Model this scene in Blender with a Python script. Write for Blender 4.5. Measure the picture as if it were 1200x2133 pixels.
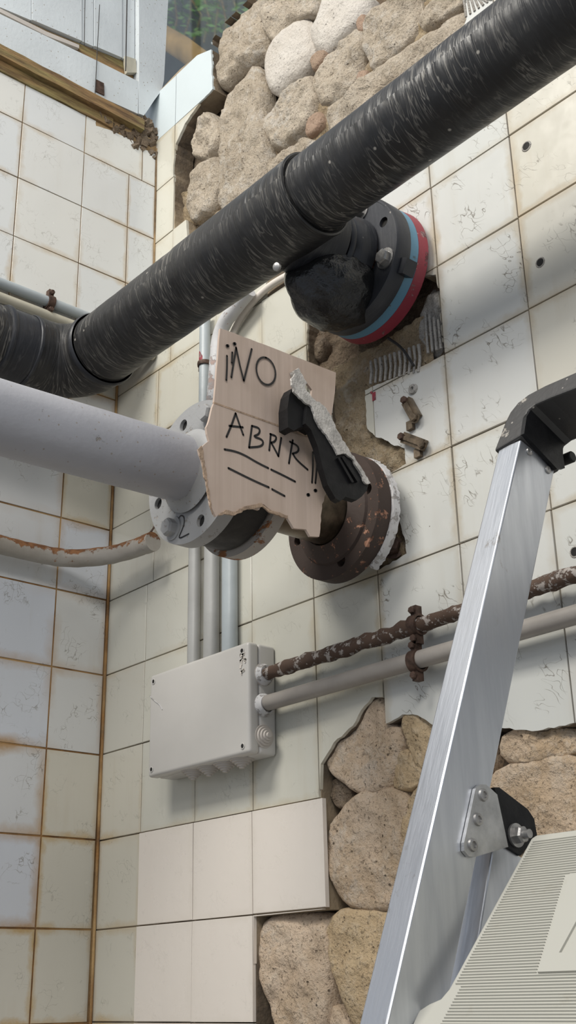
import bpy, bmesh, math, random
from mathutils import Vector, Matrix, noise
from mathutils.geometry import delaunay_2d_cdt
random.seed(7)
for o in list(bpy.data.objects): bpy.data.objects.remove(o)
SC = bpy.context.scene
COL = SC.collection

# ---------------------------------------------------------------- camera
F = 2448.97                                   # focal length in pixels of the 1200 x 2133 frame
S = 0.15/0.1352                               # tile pitch
RC = Matrix(((0.652217, 0.299757, 0.696246), (0.757776, -0.233947, -0.609135), (-0.019708, 0.924886, -0.379733)))
CP = Vector((1.883464, -1.173131, 1.6))
cd = bpy.data.cameras.new('camera'); cam = bpy.data.objects.new('camera', cd); COL.objects.link(cam)
cam.matrix_world = Matrix.Translation(CP) @ RC.to_4x4()
cd.sensor_fit = 'VERTICAL'; cd.sensor_height = 36.0; cd.lens = F*36.0/2133.0
cd.clip_start = 0.05; SC.camera = cam

# ---------------------------------------------------------------- light and exposure
SC.view_settings.view_transform = 'Standard'; SC.view_settings.look = 'None'
SC.view_settings.gamma = 1.0; SC.view_settings.use_curve_mapping = False
SC.view_settings.exposure = 0.0
W = bpy.data.worlds.new('world'); SC.world = W; W.use_nodes = True
W.node_tree.nodes['Background'].inputs[0].default_value = (0.80, 0.88, 1.0, 1)
W.node_tree.nodes['Background'].inputs[1].default_value = 0.50
def area(name, loc, target, sx, sy, power, col):
    l = bpy.data.lights.new(name, 'AREA'); l.shape = 'RECTANGLE'; l.size = sx; l.size_y = sy; l.energy = power; l.color = col
    o = bpy.data.objects.new(name, l); COL.objects.link(o); o.location = loc
    o.rotation_euler = (Vector(target)-Vector(loc)).to_track_quat('-Z', 'Y').to_euler(); return o
area('unseen_overhead_light', (0.75, -2.3, 4.5), (0.65, 0, 2.1), 1.4, 0.7, 88, (1.0, 0.96, 0.88))
area('unseen_overhead_light', (3.0, -2.6, 3.9), (0.4, 0, 1.9), 1.6, 0.7, 55, (1.0, 0.96, 0.90))  # unseen fill lamp added to brighten the left wall and lower tiles

# ---------------------------------------------------------------- measuring helpers: photo pixel -> point on a real plane
def ray(x, y): return RC @ Vector(((x-600)/F, -(y-1066.5)/F, -1.0))
def hit(x, y, p0, n):
    d = ray(x, y); return CP + d*((Vector(p0)-CP).dot(Vector(n))/d.dot(Vector(n)))
def onR(x, y, off=0.0): return hit(x, y, (0, -off, 0), (0, 1, 0))        # right wall plane y = -off
def onX(x, y, X): return hit(x, y, (X, 0, 0), (1, 0, 0))                # plane parallel to the left wall
def xz(x, y, off=0.0):
    p = onR(x, y, off); return (p.x, p.z)
LLO = (0.0, 0.00786); LUP = (0.1303, -0.00897)                           # left wall lower and upper face: x = a + b*v
def PL(u, v, off=0.0, up=False):                                         # left wall point, u from the corner, v up (tile units)
    a, b = LUP if up else LLO
    return Vector(((a+b*v)*S+off, -u*S, 1.6+v*S))
def onL(x, y, up=True):
    a, b = LUP if up else LLO
    # plane  X - b*(Z-1.6) = a*S
    n = Vector((1, 0, -b)); p0 = Vector((a*S, 0, 1.6)); p = hit(x, y, p0, n)
    return (-p.y/S, (p.z-1.6)/S)
def Z(v): return 1.6+v*S

# ---------------------------------------------------------------- materials
class NT:
    def __init__(s, name):
        s.m = bpy.data.materials.new(name); s.m.use_nodes = True; s.t = s.m.node_tree; s.n = s.t.nodes; s.l = s.t.links
        s.b = s.n['Principled BSDF']
    def put(s, sock, v):
        if isinstance(v, (int, float)): sock.default_value = v
        elif isinstance(v, tuple): sock.default_value = v if len(v) != 3 or sock.type == 'VECTOR' else (*v, 1)
        else: s.l.new(v, sock)
    def pos(s): return s.n.new('ShaderNodeNewGeometry').outputs['Position']
    def uv(s): return s.n.new('ShaderNodeTexCoord').outputs['UV']
    def objc(s): return s.n.new('ShaderNodeTexCoord').outputs['Object']
    def rnd(s): return s.n.new('ShaderNodeObjectInfo').outputs['Random']
    def scale(s, v, k):
        q = s.n.new('ShaderNodeMapping'); s.put(q.inputs[0], v); q.inputs['Scale'].default_value = k; return q.outputs[0]
    def rotmap(s, v, r, k):
        q = s.n.new('ShaderNodeMapping'); s.put(q.inputs[0], v); q.inputs['Rotation'].default_value = r; a = s.n.new('ShaderNodeMapping'); s.l.new(q.outputs[0], a.inputs[0]); a.inputs['Scale'].default_value = k; return a.outputs[0]
    def noise(s, v, sc, det=4, rough=.55, dist=0):
        q = s.n.new('ShaderNodeTexNoise'); s.put(q.inputs['Vector'], v); q.inputs['Scale'].default_value = sc
        q.inputs['Detail'].default_value = det; q.inputs['Roughness'].default_value = rough; q.inputs['Distortion'].default_value = dist; return q.outputs['Fac']
    def vor(s, v, sc, feat='F1'):
        q = s.n.new('ShaderNodeTexVoronoi'); q.feature = feat; s.put(q.inputs['Vector'], v); q.inputs['Scale'].default_value = sc; return q.outputs['Distance']
    def ramp(s, f, a, b, lo=0., hi=1.):
        q = s.n.new('ShaderNodeMapRange'); s.put(q.inputs[0], f); q.inputs[1].default_value = a; q.inputs[2].default_value = b
        q.inputs[3].default_value = lo; q.inputs[4].default_value = hi; return q.outputs[0]
    def math(s, op, a, b=0.0):
        q = s.n.new('ShaderNodeMath'); q.operation = op; s.put(q.inputs[0], a); s.put(q.inputs[1], b); return q.outputs[0]
    def mix(s, f, a, b):
        q = s.n.new('ShaderNodeMix'); q.data_type = 'RGBA'; s.put(q.inputs[0], f); s.put(q.inputs[6], a); s.put(q.inputs[7], b); return q.outputs[2]
    def sep(s, v):
        q = s.n.new('ShaderNodeSeparateXYZ'); s.put(q.inputs[0], v); return q.outputs
    def bump(s, h, dist, st=1.0, prev=None):
        q = s.n.new('ShaderNodeBump'); s.put(q.inputs['Height'], h); q.inputs['Distance'].default_value = dist; q.inputs['Strength'].default_value = st
        if prev: s.l.new(prev, q.inputs['Normal'])
        return q.outputs[0]
    def out(s, col, rough=.5, metal=0., nrm=None, spec=None, coat=None):
        s.put(s.b.inputs['Base Color'], col); s.put(s.b.inputs['Roughness'], rough); s.put(s.b.inputs['Metallic'], metal)
        if nrm is not None: s.l.new(nrm, s.b.inputs['Normal'])
        if spec is not None: s.b.inputs['Specular IOR Level'].default_value = spec
        if coat is not None: s.b.inputs['Coat Weight'].default_value = coat
        return s.m
def tile_mat(name, ca, cb, grime, gcol, scratch=.5, streak=0.2, rough=.16, edge=.075):
    t = NT(name); P = t.pos(); u = t.sep(t.uv())
    e = t.math('MINIMUM', t.math('MINIMUM', u[0], t.math('SUBTRACT', 1., u[0])), t.math('MINIMUM', u[1], t.math('SUBTRACT', 1., u[1])))
    n1 = t.noise(P, 22, 6, .65)
    ed = t.ramp(t.math('ADD', e, t.math('MULTIPLY', t.math('SUBTRACT', n1, .5), .22)), .0, edge, 1, 0)
    patch = t.ramp(t.noise(P, 3.2, 3), .38, .68)
    g = t.math('MULTIPLY', t.math('MULTIPLY', ed, patch), grime)
    col = t.mix(t.math('ADD', t.math('MULTIPLY', t.rnd(), .6), t.math('MULTIPLY', t.noise(P, 2.2, 2), .4)), ca, cb)
    st = t.ramp(t.noise(t.scale(P, (26, 26, 2.2)), 1.0, 5, .6), .52, .78)
    st = t.math('MULTIPLY', t.math('MULTIPLY', st, t.ramp(t.noise(P, 4.5, 2), .45, .65)), streak)
    col = t.mix(st, col, (.36, .27, .15))
    col = t.mix(g, col, gcol)
    sc1 = t.ramp(t.math('ABSOLUTE', t.math('SUBTRACT', t.noise(t.rotmap(P, (.3, .5, .2), (60, 60, 14)), 1.0, 2, .4), .5)), 0, .013, 1, 0)
    sc2 = t.ramp(t.math('ABSOLUTE', t.math('SUBTRACT', t.noise(t.rotmap(P, (1.1, .7, .9), (90, 40, 30)), 1.0, 1, .4), .5)), 0, .011, 1, 0)
    m = t.ramp(t.noise(P, 17, 3), .53, .61)
    s = t.math('MULTIPLY', t.math('MULTIPLY', t.math('MAXIMUM', sc1, sc2), m), scratch)
    sp = t.math('MULTIPLY', t.ramp(t.vor(P, 62), .07, .045, 0, 1), t.ramp(t.noise(P, 9, 2), .58, .62))
    s = t.math('MAXIMUM', s, t.math('MULTIPLY', sp, scratch*1.2))
    col = t.mix(s, col, (.17, .15, .12))
    r = t.ramp(t.noise(P, 30, 4), .3, .8, rough*.7, rough*1.9)
    r = t.math('MAXIMUM', r, t.math('MULTIPLY', t.math('MAXIMUM', g, st), .6))
    nb = t.bump(t.noise(P, 14, 3), .0012, .5)
    return t.out(col, r, 0, nb, .5)
M = {}
M['tile_up'] = tile_mat('glazed_tile_pale', (.64, .665, .68), (.69, .68, .63), .95, (.42, .27, .09), .35, .08)
M['tile_rust'] = tile_mat('glazed_tile_rust_edged', (.53, .57, .65), (.57, .555, .50), 1.0, (.36, .20, .06), .7, .35, .16, .12)
M['tile_cream'] = tile_mat('glazed_tile_cream', (.58, .56, .48), (.53, .525, .47), .6, (.40, .31, .17), .35, .22)
M['tile_scuffed'] = tile_mat('glazed_tile_scuffed', (.60, .60, .58), (.55, .555, .52), .8, (.36, .27, .14), 1.0, .32)
M['tile_new'] = tile_mat('plain_tile_off_white', (.72, .66, .595), (.69, .64, .585), .15, (.4, .35, .25), .12, .06, .3)
M['tile_yellow'] = tile_mat('glazed_tile_yellowed', (.55, .52, .44), (.53, .515, .455), 1.0, (.42, .27, .09), .4, .35)
M['tile_streaked'] = tile_mat('glazed_tile_brown_streaks', (.60, .58, .52), (.56, .535, .46), .9, (.36, .25, .11), .7, .75)
def grout_mat(name, a, b, c):
    t = NT(name); P = t.pos(); n = t.noise(P, 28, 6, .7); n2 = t.noise(P, 5, 3)
    col = t.mix(t.ramp(n, .35, .65), a, b); col = t.mix(t.ramp(n2, .45, .6), col, c)
    return t.out(col, .9, 0, t.bump(t.noise(P, 160, 5), .002, .8))
M['grout_rust'] = grout_mat('rusty_grout', (.30, .15, .045), (.12, .065, .03), (.42, .27, .12))
M['grout_dark'] = grout_mat('dirty_grout', (.16, .12, .08), (.07, .055, .04), (.35, .28, .19))
M['grout_mid'] = grout_mat('brown_grout', (.24, .15, .07), (.10, .07, .04), (.36, .25, .13))
def stone_mat(name, a, b, c, pore=.6, lime=0., bs=.004):
    t = NT(name); P = t.pos(); r = t.rnd()
    n = t.noise(P, 9, 7, .62); n2 = t.noise(P, 60, 6, .7); n3 = t.noise(P, 170, 4, .6)
    col = t.mix(t.ramp(t.math('ADD', n, t.math('MULTIPLY', t.math('SUBTRACT', r, .5), .25)), .34, .66), a, b)
    col = t.mix(t.ramp(n2, .5, .72, 0, .7), col, c)
    po = t.math('MULTIPLY', t.ramp(t.vor(P, 75), .17, .07, 0, 1), t.ramp(t.noise(P, 24, 3), .50, .56))
    fl = t.ramp(t.noise(P, 190, 3, .7), .58, .64)
    col = t.mix(t.math('MULTIPLY', t.math('MAXIMUM', po, t.math('MULTIPLY', fl, .75)), pore), col, (.075, .055, .035))
    if lime:
        col = t.mix(t.math('MULTIPLY', t.ramp(t.noise(P, 34, 7, .75), .50, .60), t.math('MULTIPLY', t.ramp(t.noise(P, 7, 2), .42, .58), lime)), col, (.66, .62, .56))
    nb = t.bump(n2, bs*2.2, 1.0); nb = t.bump(n3, bs*.8, 1.0, nb); nb = t.bump(po, -.002, 1.0, nb)
    return t.out(col, .93, 0, nb, .25)
M['stone_pale'] = stone_mat('lime_crusted_stone', (.60, .515, .41), (.46, .385, .295), (.66, .59, .50), .55, .6, .006)
M['stone_light'] = stone_mat('smooth_pale_stone', (.60, .56, .51), (.54, .49, .43), (.64, .60, .55), .35, .2, .003)
M['stone_tan'] = stone_mat('tan_sandstone', (.60, .47, .35), (.47, .345, .225), (.64, .54, .43), .8, .3, .0035)
M['stone_ochre'] = stone_mat('ochre_sandstone', (.60, .46, .29), (.48, .35, .21), (.63, .52, .38), .8, .15, .0035)
M['mortar'] = stone_mat('sandy_mortar', (.42, .33, .21), (.33, .25, .16), (.50, .42, .30), .5, .35, .005)
M['mortar_dark'] = stone_mat('earthy_mortar', (.25, .19, .135), (.17, .125, .085), (.30, .24, .17), .6, .1, .006)
M['brick'] = stone_mat('crumbling_brick', (.38, .26, .19), (.34, .25, .18), (.45, .33, .24), .4, .1, .004)
M['cement'] = stone_mat('grey_white_cement', (.50, .48, .45), (.38, .35, .31), (.58, .56, .53), .4, .3, .005)
def pe_mat(name, base, dust, k=1.0):
    t = NT(name); U = t.uv(); P = t.pos(); u = t.sep(U)
    n = t.noise(t.scale(U, (62, 7.5, 1)), 1.0, 3, .55, .6)
    line = t.ramp(t.math('ABSOLUTE', t.math('SUBTRACT', n, .5)), .0, .024, 1, 0)
    n2 = t.noise(t.scale(U, (120, 9, 1)), 1.0, 2, .5, .4)
    line2 = t.ramp(t.math('ABSOLUTE', t.math('SUBTRACT', n2, .47)), .0, .02, .6, 0)
    mask = t.ramp(t.noise(t.scale(U, (5, 9, 1)), 1.0, 3), .40, .60)
    l = t.math('MULTIPLY', t.math('MAXIMUM', line, line2), t.math('MULTIPLY', mask, k))
    film = t.ramp(t.noise(P, 12, 5, .6), .4, .75, 0, .35)
    col = t.mix(film, base, (.06, .058, .056)); col = t.mix(l, col, dust)
    sp = t.math('MULTIPLY', t.ramp(t.vor(P, 30), .09, .05, 0, 1), t.ramp(t.noise(P, 11, 1), .52, .55)); col = t.mix(sp, col, (.30, .28, .25))
    nb = t.bump(n, .005, .8*k); nb = t.bump(t.noise(P, 90, 3), .0004, .6, nb)
    return t.out(col, t.ramp(t.noise(P, 20, 3), .3, .7, .34, .55), 0, nb, .45)
M['pe'] = pe_mat('scratched_black_plastic', (.012, .012, .013), (.20, .188, .168), 1.0)
M['pe_smooth'] = pe_mat('smooth_black_plastic', (.014, .016, .022), (.13, .13, .13), .28)
M['pe_flange'] = pe_mat('grey_black_flange_coating', (.028, .030, .037), (.13, .13, .13), .12)
def plain(name, col, rough=.5, metal=0., var=.15, sc=30, bump=.0005, spec=None, dark=None):
    t = NT(name); P = t.pos(); d = dark or tuple(c*(1-var*2) for c in col)
    c = t.mix(t.ramp(t.noise(P, sc, 5, .6), .35, .7), col, d)
    return t.out(c, t.ramp(t.noise(P, sc*1.7, 3), .3, .7, rough*.85, min(1, rough*1.2)), metal, t.bump(t.noise(P, sc*4, 4), bump, .7), spec)
def chipped(name, col, chips, under, rough=.45, amt=.60, sc=26, stretch=(1, 1, 1)):
    t = NT(name); P = t.scale(t.pos(), stretch); n = t.noise(P, sc, 7, .7)
    m = t.ramp(n, amt, amt+.03); c = t.mix(t.ramp(t.noise(P, 6, 4), .35, .7), col, tuple(q*.86 for q in col))
    c = t.mix(t.ramp(t.vor(P, 85), .13, .08, 0, 1), c, chips); c = t.mix(m, c, t.mix(t.ramp(t.noise(P, 70, 5), .4, .6), chips, under))
    nb = t.bump(m, -.0008, .8); nb = t.bump(t.noise(P, 120, 3), .0006, .8, nb)
    return t.out(c, t.ramp(m, 0, 1, rough, .9), 0, nb, .5)
M['grey_paint'] = chipped('grey_painted_steel', (.36, .36, .385), (.26, .23, .20), (.30, .27, .24), .42, .66, 24)
M['grey_paint_flange'] = chipped('grey_painted_flange', (.35, .35, .35), (.24, .21, .18), (.34, .31, .28), .5, .60, 24)
M['rust'] = chipped('brown_rusted_iron', (.05, .032, .025), (.16, .075, .045), (.40, .21, .14), .75, .575, 40)
M['rust_pipe'] = chipped('flaking_white_and_rust', (.085, .05, .033), (.33, .29, .26), (.40, .36, .33), .8, .53, 75)
M['rust_grey'] = chipped('grey_paint_over_rust', (.36, .33, .30), (.22, .09, .035), (.30, .13, .05), .6, .53, 20, (1, 1, 2.2))
t = NT('grey_paint_rusting_along_top'); P = t.pos(); z_ = t.ramp(t.sep(P)[2], 2.357, 2.382)
n = t.math('ADD', t.noise(P, 30, 7, .7), t.math('MULTIPLY', z_, .26)); m_ = t.ramp(n, .62, .66)
c = t.mix(m_, t.mix(t.ramp(t.noise(P, 16, 4), .35, .7), (.36, .335, .30), (.28, .25, .21)), t.mix(t.ramp(t.noise(P, 70, 4), .4, .6), (.15, .065, .028), (.26, .12, .05)))
M['rust_top'] = t.out(c, t.ramp(m_, 0, 1, .5, .9), 0, t.bump(n, .002, .7), .5)
M['pvc'] = plain('grey_plastic_conduit', (.36, .36, .35), .4, 0, .08, 12)
M['pvc_warm'] = plain('warm_grey_conduit', (.34, .31, .28), .4, 0, .12, 12)
M['pvc_cool'] = plain('cool_grey_conduit', (.38, .42, .44), .35, 0, .08, 12)
M['pvc_white'] = chipped('whitewashed_conduit', (.56, .56, .57), (.40, .30, .27), (.35, .33, .33), .5, .56, 30)
M['pvc_beige'] = plain('beige_pipe', (.50, .47, .38), .45, 0, .1, 12)
M['box'] = plain('grey_white_box_plastic', (.55, .53, .50), .38, 0, .03, 9, .0003)
M['rubber_pale'] = plain('pale_rubber_grommet', (.50, .46, .42), .6, 0, .06, 20)
M['hole'] = plain('hole_shade_black', (.012, .011, .010), .9, 0, .1)  # near-black for painted hole shade and the lid screws
M['black_rubber'] = plain('black_rubber', (.018, .017, .017), .6, 0, .2, 30)
M['black_plastic'] = plain('matt_black_plastic', (.008, .008, .009), .5, 0, .2, 40, .0005, .25)
M['black_worn'] = chipped('worn_black_plastic', (.045, .043, .042), (.30, .28, .25), (.36, .33, .29), .5, .61, 20)
M['alu'] = None
t = NT('brushed_aluminium'); P = t.objc(); n = t.noise(t.scale(P, (260, 60, 7)), 1.0, 4, .6)
c = t.mix(t.ramp(n, .3, .7), (.60, .62, .66), (.48, .50, .54)); sm = t.ramp(t.noise(t.scale(t.pos(), (1, 1, .6)), 26, 6, .7), .60, .66, 0, .55); sm = t.math('MULTIPLY', sm, t.ramp(t.noise(t.pos(), 5.5, 2), .50, .56)); c = t.mix(sm, c, (.22, .18, .14))
M['alu'] = t.out(c, t.ramp(n, .3, .7, .30, .42), .88, t.bump(n, .0003, .5))
M['alu_plate'] = plain('speckled_metal_plate', (.50, .50, .50), .42, .85, .15, 60)
M['steel'] = plain('galvanised_bolt', (.42, .41, .40), .4, .8, .2, 60)
M['steel_dark'] = plain('rusty_clamp_steel', (.13, .08, .06), .6, .5, .35, 80)
M['bronze'] = plain('stained_bracket_metal', (.26, .20, .14), .45, .7, .35, 60)
M['blue_paint'] = chipped('flaking_blue_paint', (.12, .27, .38), (.10, .10, .11), (.16, .20, .20), .5, .62, 22)
M['red_paint'] = chipped('flaking_red_paint', (.30, .035, .055), (.42, .25, .25), (.10, .05, .05), .5, .60, 30)
M['gasket_white'] = chipped('fibrous_white_gasket', (.56, .55, .55), (.36, .34, .32), (.28, .26, .25), .8, .55, 60)
M['foil'] = plain('crumpled_torn_paper', (.60, .57, .53), .5, .0, .25, 70, .004)
t = NT('corrugated_cardboard'); P = t.pos(); s3 = t.sep(P)
wv = t.noise(t.scale(P, (0, 95, .8)), 1.0, 2, .5); c = t.mix(t.ramp(wv, .35, .65), (.50, .40, .335), (.455, .362, .30)); c = t.mix(t.ramp(t.noise(P, 11, 3), .5, .8), c, (.40, .31, .25))
M['card'] = t.out(c, .85, 0, t.bump(wv, .0012, .5), .2)
M['card_core'] = plain('cardboard_torn_edge', (.42, .30, .21), .9, 0, .25, 90, .002)
M['ink'] = plain('black_marker_ink', (.012, .011, .012), .5, 0, .1)
M['wood'] = None
t = NT('weathered_split_timber'); P = t.scale(t.pos(), (12, 3, 26)); n = t.noise(P, 3, 7, .7)
M['wood'] = t.out(t.mix(t.ramp(n, .35, .62), (.10, .055, .025), t.mix(t.ramp(t.noise(P, 1.2, 2), .4, .6), (.34, .21, .09), (.30, .26, .10))), .8, 0, t.bump(n, .006, 1.0))
M['white_paint'] = chipped('old_white_gloss_paint', (.60, .64, .66), (.30, .27, .22), (.45, .44, .42), .35, .70, 14)
M['plaster'] = plain('smooth_white_reveal', (.54, .60, .62), .4, 0, .03, 6)
M['glass'] = None
t = NT('window_glass'); t.b.inputs['Transmission Weight'].default_value = 1.0; t.b.inputs['IOR'].default_value = 1.45
M['glass'] = t.out((.85, .90, .92), .03)
M['leaf'] = plain('green_leaf', (.16, .34, .08), .5, 0, .3, 20)
M['terracotta'] = plain('terracotta_coping', (.42, .26, .09), .8, 0, .3, 8)
M['backdrop_dark'] = plain('dark_backdrop_colour', (.05, .06, .055), .9, 0, .3, 8)  # colour of the added dark backdrop
M['floor'] = plain('grey_concrete_floor', (.36, .35, .33), .7, 0, .15, 4)
M['ladder_step'] = None
t = NT('cream_ribbed_plastic'); c = t.mix(t.ramp(t.noise(t.pos(), 26, 6, .7), .60, .72, 0, .35), (.44, .43, .38), (.33, .29, .22))
M['ladder_step'] = t.out(c, .5, 0, t.bump(t.noise(t.pos(), 200, 2), .0002, .5))

# ---------------------------------------------------------------- object helpers
def tag(o, label=None, cat=None, group=None, kind=None):
    if label: o['label'] = label
    if cat: o['category'] = cat
    if group: o['group'] = group
    if kind: o['kind'] = kind
    return o
def empty(name, loc, label, cat, group=None):
    o = bpy.data.objects.new(name, None); COL.objects.link(o); o.location = loc; o.empty_display_size = .05
    return tag(o, label, cat, group)
def wloc(o):
    v = Vector((0, 0, 0))
    while o: v = v + Vector(o.location); o = o.parent
    return v
class MB:
    def __init__(s): s.v = []; s.f = []; s.u = []; s.fm = []
    def add(s, vs, fs, us=None):
        b = len(s.v); s.v += [Vector(q) for q in vs]
        for i, f in enumerate(fs):
            s.f.append([b+k for k in f]); s.u.append(us[i] if us else None)
    def build(s, name, mat, parent=None, smooth=False, angle=None):
        off = wloc(parent) if parent else Vector((0, 0, 0))
        me = bpy.data.meshes.new(name); me.from_pydata([q-off for q in s.v], [], s.f); me.materials.append(mat)
        if any(s.u):
            ul = me.uv_layers.new(name='UVMap'); k = 0
            for i, f in enumerate(s.f):
                for j in range(len(f)):
                    ul.data[k].uv = s.u[i][j] if s.u[i] else (0, 0); k += 1
        if smooth:
            for p in me.polygons: p.use_smooth = True
            me.set_sharp_from_angle(angle=angle or math.radians(40))
        me.update()
        o = bpy.data.objects.new(name, me); COL.objects.link(o)
        if parent: o.parent = parent
        return o
    def box(s, c, h, ax=None):
        c = Vector(c); A = ax or (Vector((1, 0, 0)), Vector((0, 1, 0)), Vector((0, 0, 1)))
        vs = [c+A[0]*(i*h[0])+A[1]*(j*h[1])+A[2]*(k*h[2]) for i in (-1, 1) for j in (-1, 1) for k in (-1, 1)]
        s.add(vs, [(0, 1, 3, 2), (4, 6, 7, 5), (0, 4, 5, 1), (2, 3, 7, 6), (0, 2, 6, 4), (1, 5, 7, 3)]); return s
def frame_of(d):
    d = Vector(d).normalized(); a = Vector((0, 0, 1)) if abs(d.z) < .9 else Vector((1, 0, 0))
    x = d.cross(a).normalized(); return x, d.cross(x).normalized()
def tube(mb, pts, r, seg=24, caps=True, wob=0., seed=0):
    pts = [Vector(p) for p in pts]; n = len(pts); rs = r if isinstance(r, (list, tuple)) else [r]*n
    x, y = frame_of(pts[1]-pts[0]); rings = []; L = 0; ls = []
    for i, p in enumerate(pts):
        d = (pts[min(i+1, n-1)]-pts[max(i-1, 0)]).normalized(); x = (x-d*x.dot(d)).normalized(); y = d.cross(x)
        if i: L += (p-pts[i-1]).length
        ls.append(L); ring = []
        for k in range(seg):
            a = 2*math.pi*k/seg; dd = x*math.cos(a)+y*math.sin(a); rr = rs[i]
            if wob: rr += wob*noise.noise((p+dd*rs[i])*60+Vector((seed, 0, 0)))
            ring.append(p+dd*rr)
        rings.append(ring)
    vs = [q for g in rings for q in g]; fs = []; us = []
    for i in range(n-1):
        for k in range(seg):
            k2 = (k+1) % seg; fs.append((i*seg+k, i*seg+k2, (i+1)*seg+k2, (i+1)*seg+k))
            va, vb = k/seg*2*math.pi*.07*9, (k+1)/seg*2*math.pi*.07*9
            us.append(((ls[i], va/9), (ls[i], vb/9), (ls[i+1], vb/9), (ls[i+1], va/9)))
    if caps:
        fs.append(tuple(reversed(range(seg)))); us.append([(0, 0)]*seg)
        fs.append(tuple((n-1)*seg+k for k in range(seg))); us.append([(0, 0)]*seg)
    mb.add(vs, fs, us); return mb
def lathe(mb, o, d, prof, seg=48):                 # prof: (distance along d, radius) ; closes on the axis if radius 0
    o = Vector(o); d = Vector(d).normalized(); pts = [o+d*t for t, r in prof]; x, y = frame_of(d); vs = []; fs = []; us = []
    for p, (t, r) in zip(pts, prof):
        for k in range(seg):
            a = 2*math.pi*k/seg; vs.append(p+(x*math.cos(a)+y*math.sin(a))*max(r, 1e-5))
    L = 0
    for i in range(len(prof)-1):
        L2 = L+math.dist(prof[i], prof[i+1])
        for k in range(seg):
            k2 = (k+1) % seg; fs.append((i*seg+k, i*seg+k2, (i+1)*seg+k2, (i+1)*seg+k))
            us.append(((L, k/seg*.44), (L, (k+1)/seg*.44), (L2, (k+1)/seg*.44), (L2, k/seg*.44)))
        L = L2
    mb.add(vs, fs, us); return mb
def cdt(outer, holes):
    vs = []; fc = []
    for poly in [outer]+holes:
        ar = sum(p[0]*q[1]-q[0]*p[1] for p, q in zip(poly, list(poly[1:])+[poly[0]]))
        if ar < 0: poly = list(reversed(poly))
        b = len(vs); vs += [Vector(q[:2]) for q in poly]; fc.append(list(range(b, b+len(poly))))
    v, e, f, ov, oe, of = delaunay_2d_cdt(vs, [], fc, 0, 1e-6, True)
    keep = [tuple(q) for q, ids in zip(f, of) if 0 in ids and not any(i in ids for i in range(1, len(fc)))]
    return v, keep
def plate(mb, outer, holes, P, z0, z1, uvf=None):  # extrude a 2D polygon with holes; P(a, b, h) -> point; z1 is the front
    v, fs = cdt(outer, holes)
    if not fs: return False
    used = sorted({i for f in fs for i in f}); ix = {k: i for i, k in enumerate(used)}; n = len(used)
    vs = [P(v[i][0], v[i][1], z1) for i in used]+[P(v[i][0], v[i][1], z0) for i in used]
    U = lambda i: uvf(v[used[i % n]][0], v[used[i % n]][1]) if uvf else (v[used[i % n]][0], v[used[i % n]][1])
    cnt = {}
    for f in fs:
        for a, b in zip(f, f[1:]+f[:1]): cnt[(a, b)] = 1
    out = []
    for f in fs:
        g = [ix[i] for i in f]; out.append(tuple(g)); out.append(tuple(i+n for i in reversed(g)))
    for (a, b) in cnt:
        if (b, a) not in cnt: a, b = ix[a], ix[b]; out.append((b, a, a+n, b+n))
    mb.add(vs, out, [[U(i) for i in f] for f in out]); return True
def fix(o):
    bm = bmesh.new(); bm.from_mesh(o.data); bmesh.ops.recalc_face_normals(bm, faces=bm.faces); bm.to_mesh(o.data); bm.free(); return o
def jag(poly, step=.008, amp=.0016, seed=1, keep=()):
    rnd = random.Random(seed); out = []; n = len(poly)
    for i in range(n):
        a = Vector(poly[i][:2]); b = Vector(poly[(i+1) % n][:2]); L = (b-a).length; k = max(1, int(L/step))
        nrm = Vector((-(b-a).y, (b-a).x))/max(L, 1e-9)
        for j in range(k):
            q = a.lerp(b, j/k)
            if j and i not in keep: q = q+nrm*rnd.uniform(-amp, amp)
            out.append((q.x, q.y))
    return out
def circle(c, r, n=20, ph=0): return [(c[0]+r*math.cos(2*math.pi*k/n+ph), c[1]+r*math.sin(2*math.pi*k/n+ph)) for k in range(n)]
def hexbolt(parent, p, d, r, h, mat, name='bolt', washer=True, rot=0.2):
    mb = MB(); p = Vector(p); d = Vector(d).normalized(); x, y = frame_of(d)
    if washer: lathe(mb, p, d, [(0, 0), (0, r*1.35), (.002, r*1.35), (.002, 0)], 24)
    pr_ = []
    for t, k in ((.0, 1), (h*.75, 1), (h, .86)):
        for i in range(6):
            a = math.pi/3*i+rot; pr_.append(p+d*(t+.002)+(x*math.cos(a)+y*math.sin(a))*r*k)
    fs = [(i, (i+1) % 6, 6+(i+1) % 6, 6+i) for i in range(6)]+[(6+i, 6+(i+1) % 6, 12+(i+1) % 6, 12+i) for i in range(6)]+[tuple(range(12, 18))]
    mb.add(pr_, fs); return fix(mb.build(name, mat, parent))

# ================================================================ STRUCTURE
def PR(a, b, h): return Vector((a, -h, b))
# openings in the right wall's tiling, measured on the wall face
def polyR(pts): return [xz(*q) for q in pts]
H_TOP = jag(polyR([(440, 103), (443, 185), (415, 215), (385, 258), (366, 300), (361, 345), (362, 474), (388, 458), (391, 500), (560, 470), (760, 380), (890, 250), (972, 40), (968, -10), (980, -120), (530, -120), (512, 0), (465, 45), (440, 80)]), .01, .0015, 3)
H_WIN = polyR([(440, 103), (400, 120), (372, 143), (345, 172), (318, 200), (285, 235), (150, 330), (-100, 0), (300, -260), (560, -260), (512, 0), (465, 45), (440, 80)])
H_MID = jag(polyR([(640, 600), (641, 757), (690, 800), (690, 960), (680, 1080), (720, 1150), (790, 1187), (847, 1153), (845, 1128), (832, 1085), (822, 1020), (810, 988), (846, 966), (843, 934), (815, 925), (795, 912), (782, 910), (765, 892), (760, 813), (885, 760), (925, 737), (917, 655), (913, 600), (908, 572), (880, 575), (800, 480), (700, 560)]), .007, .0012, 5)
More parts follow.
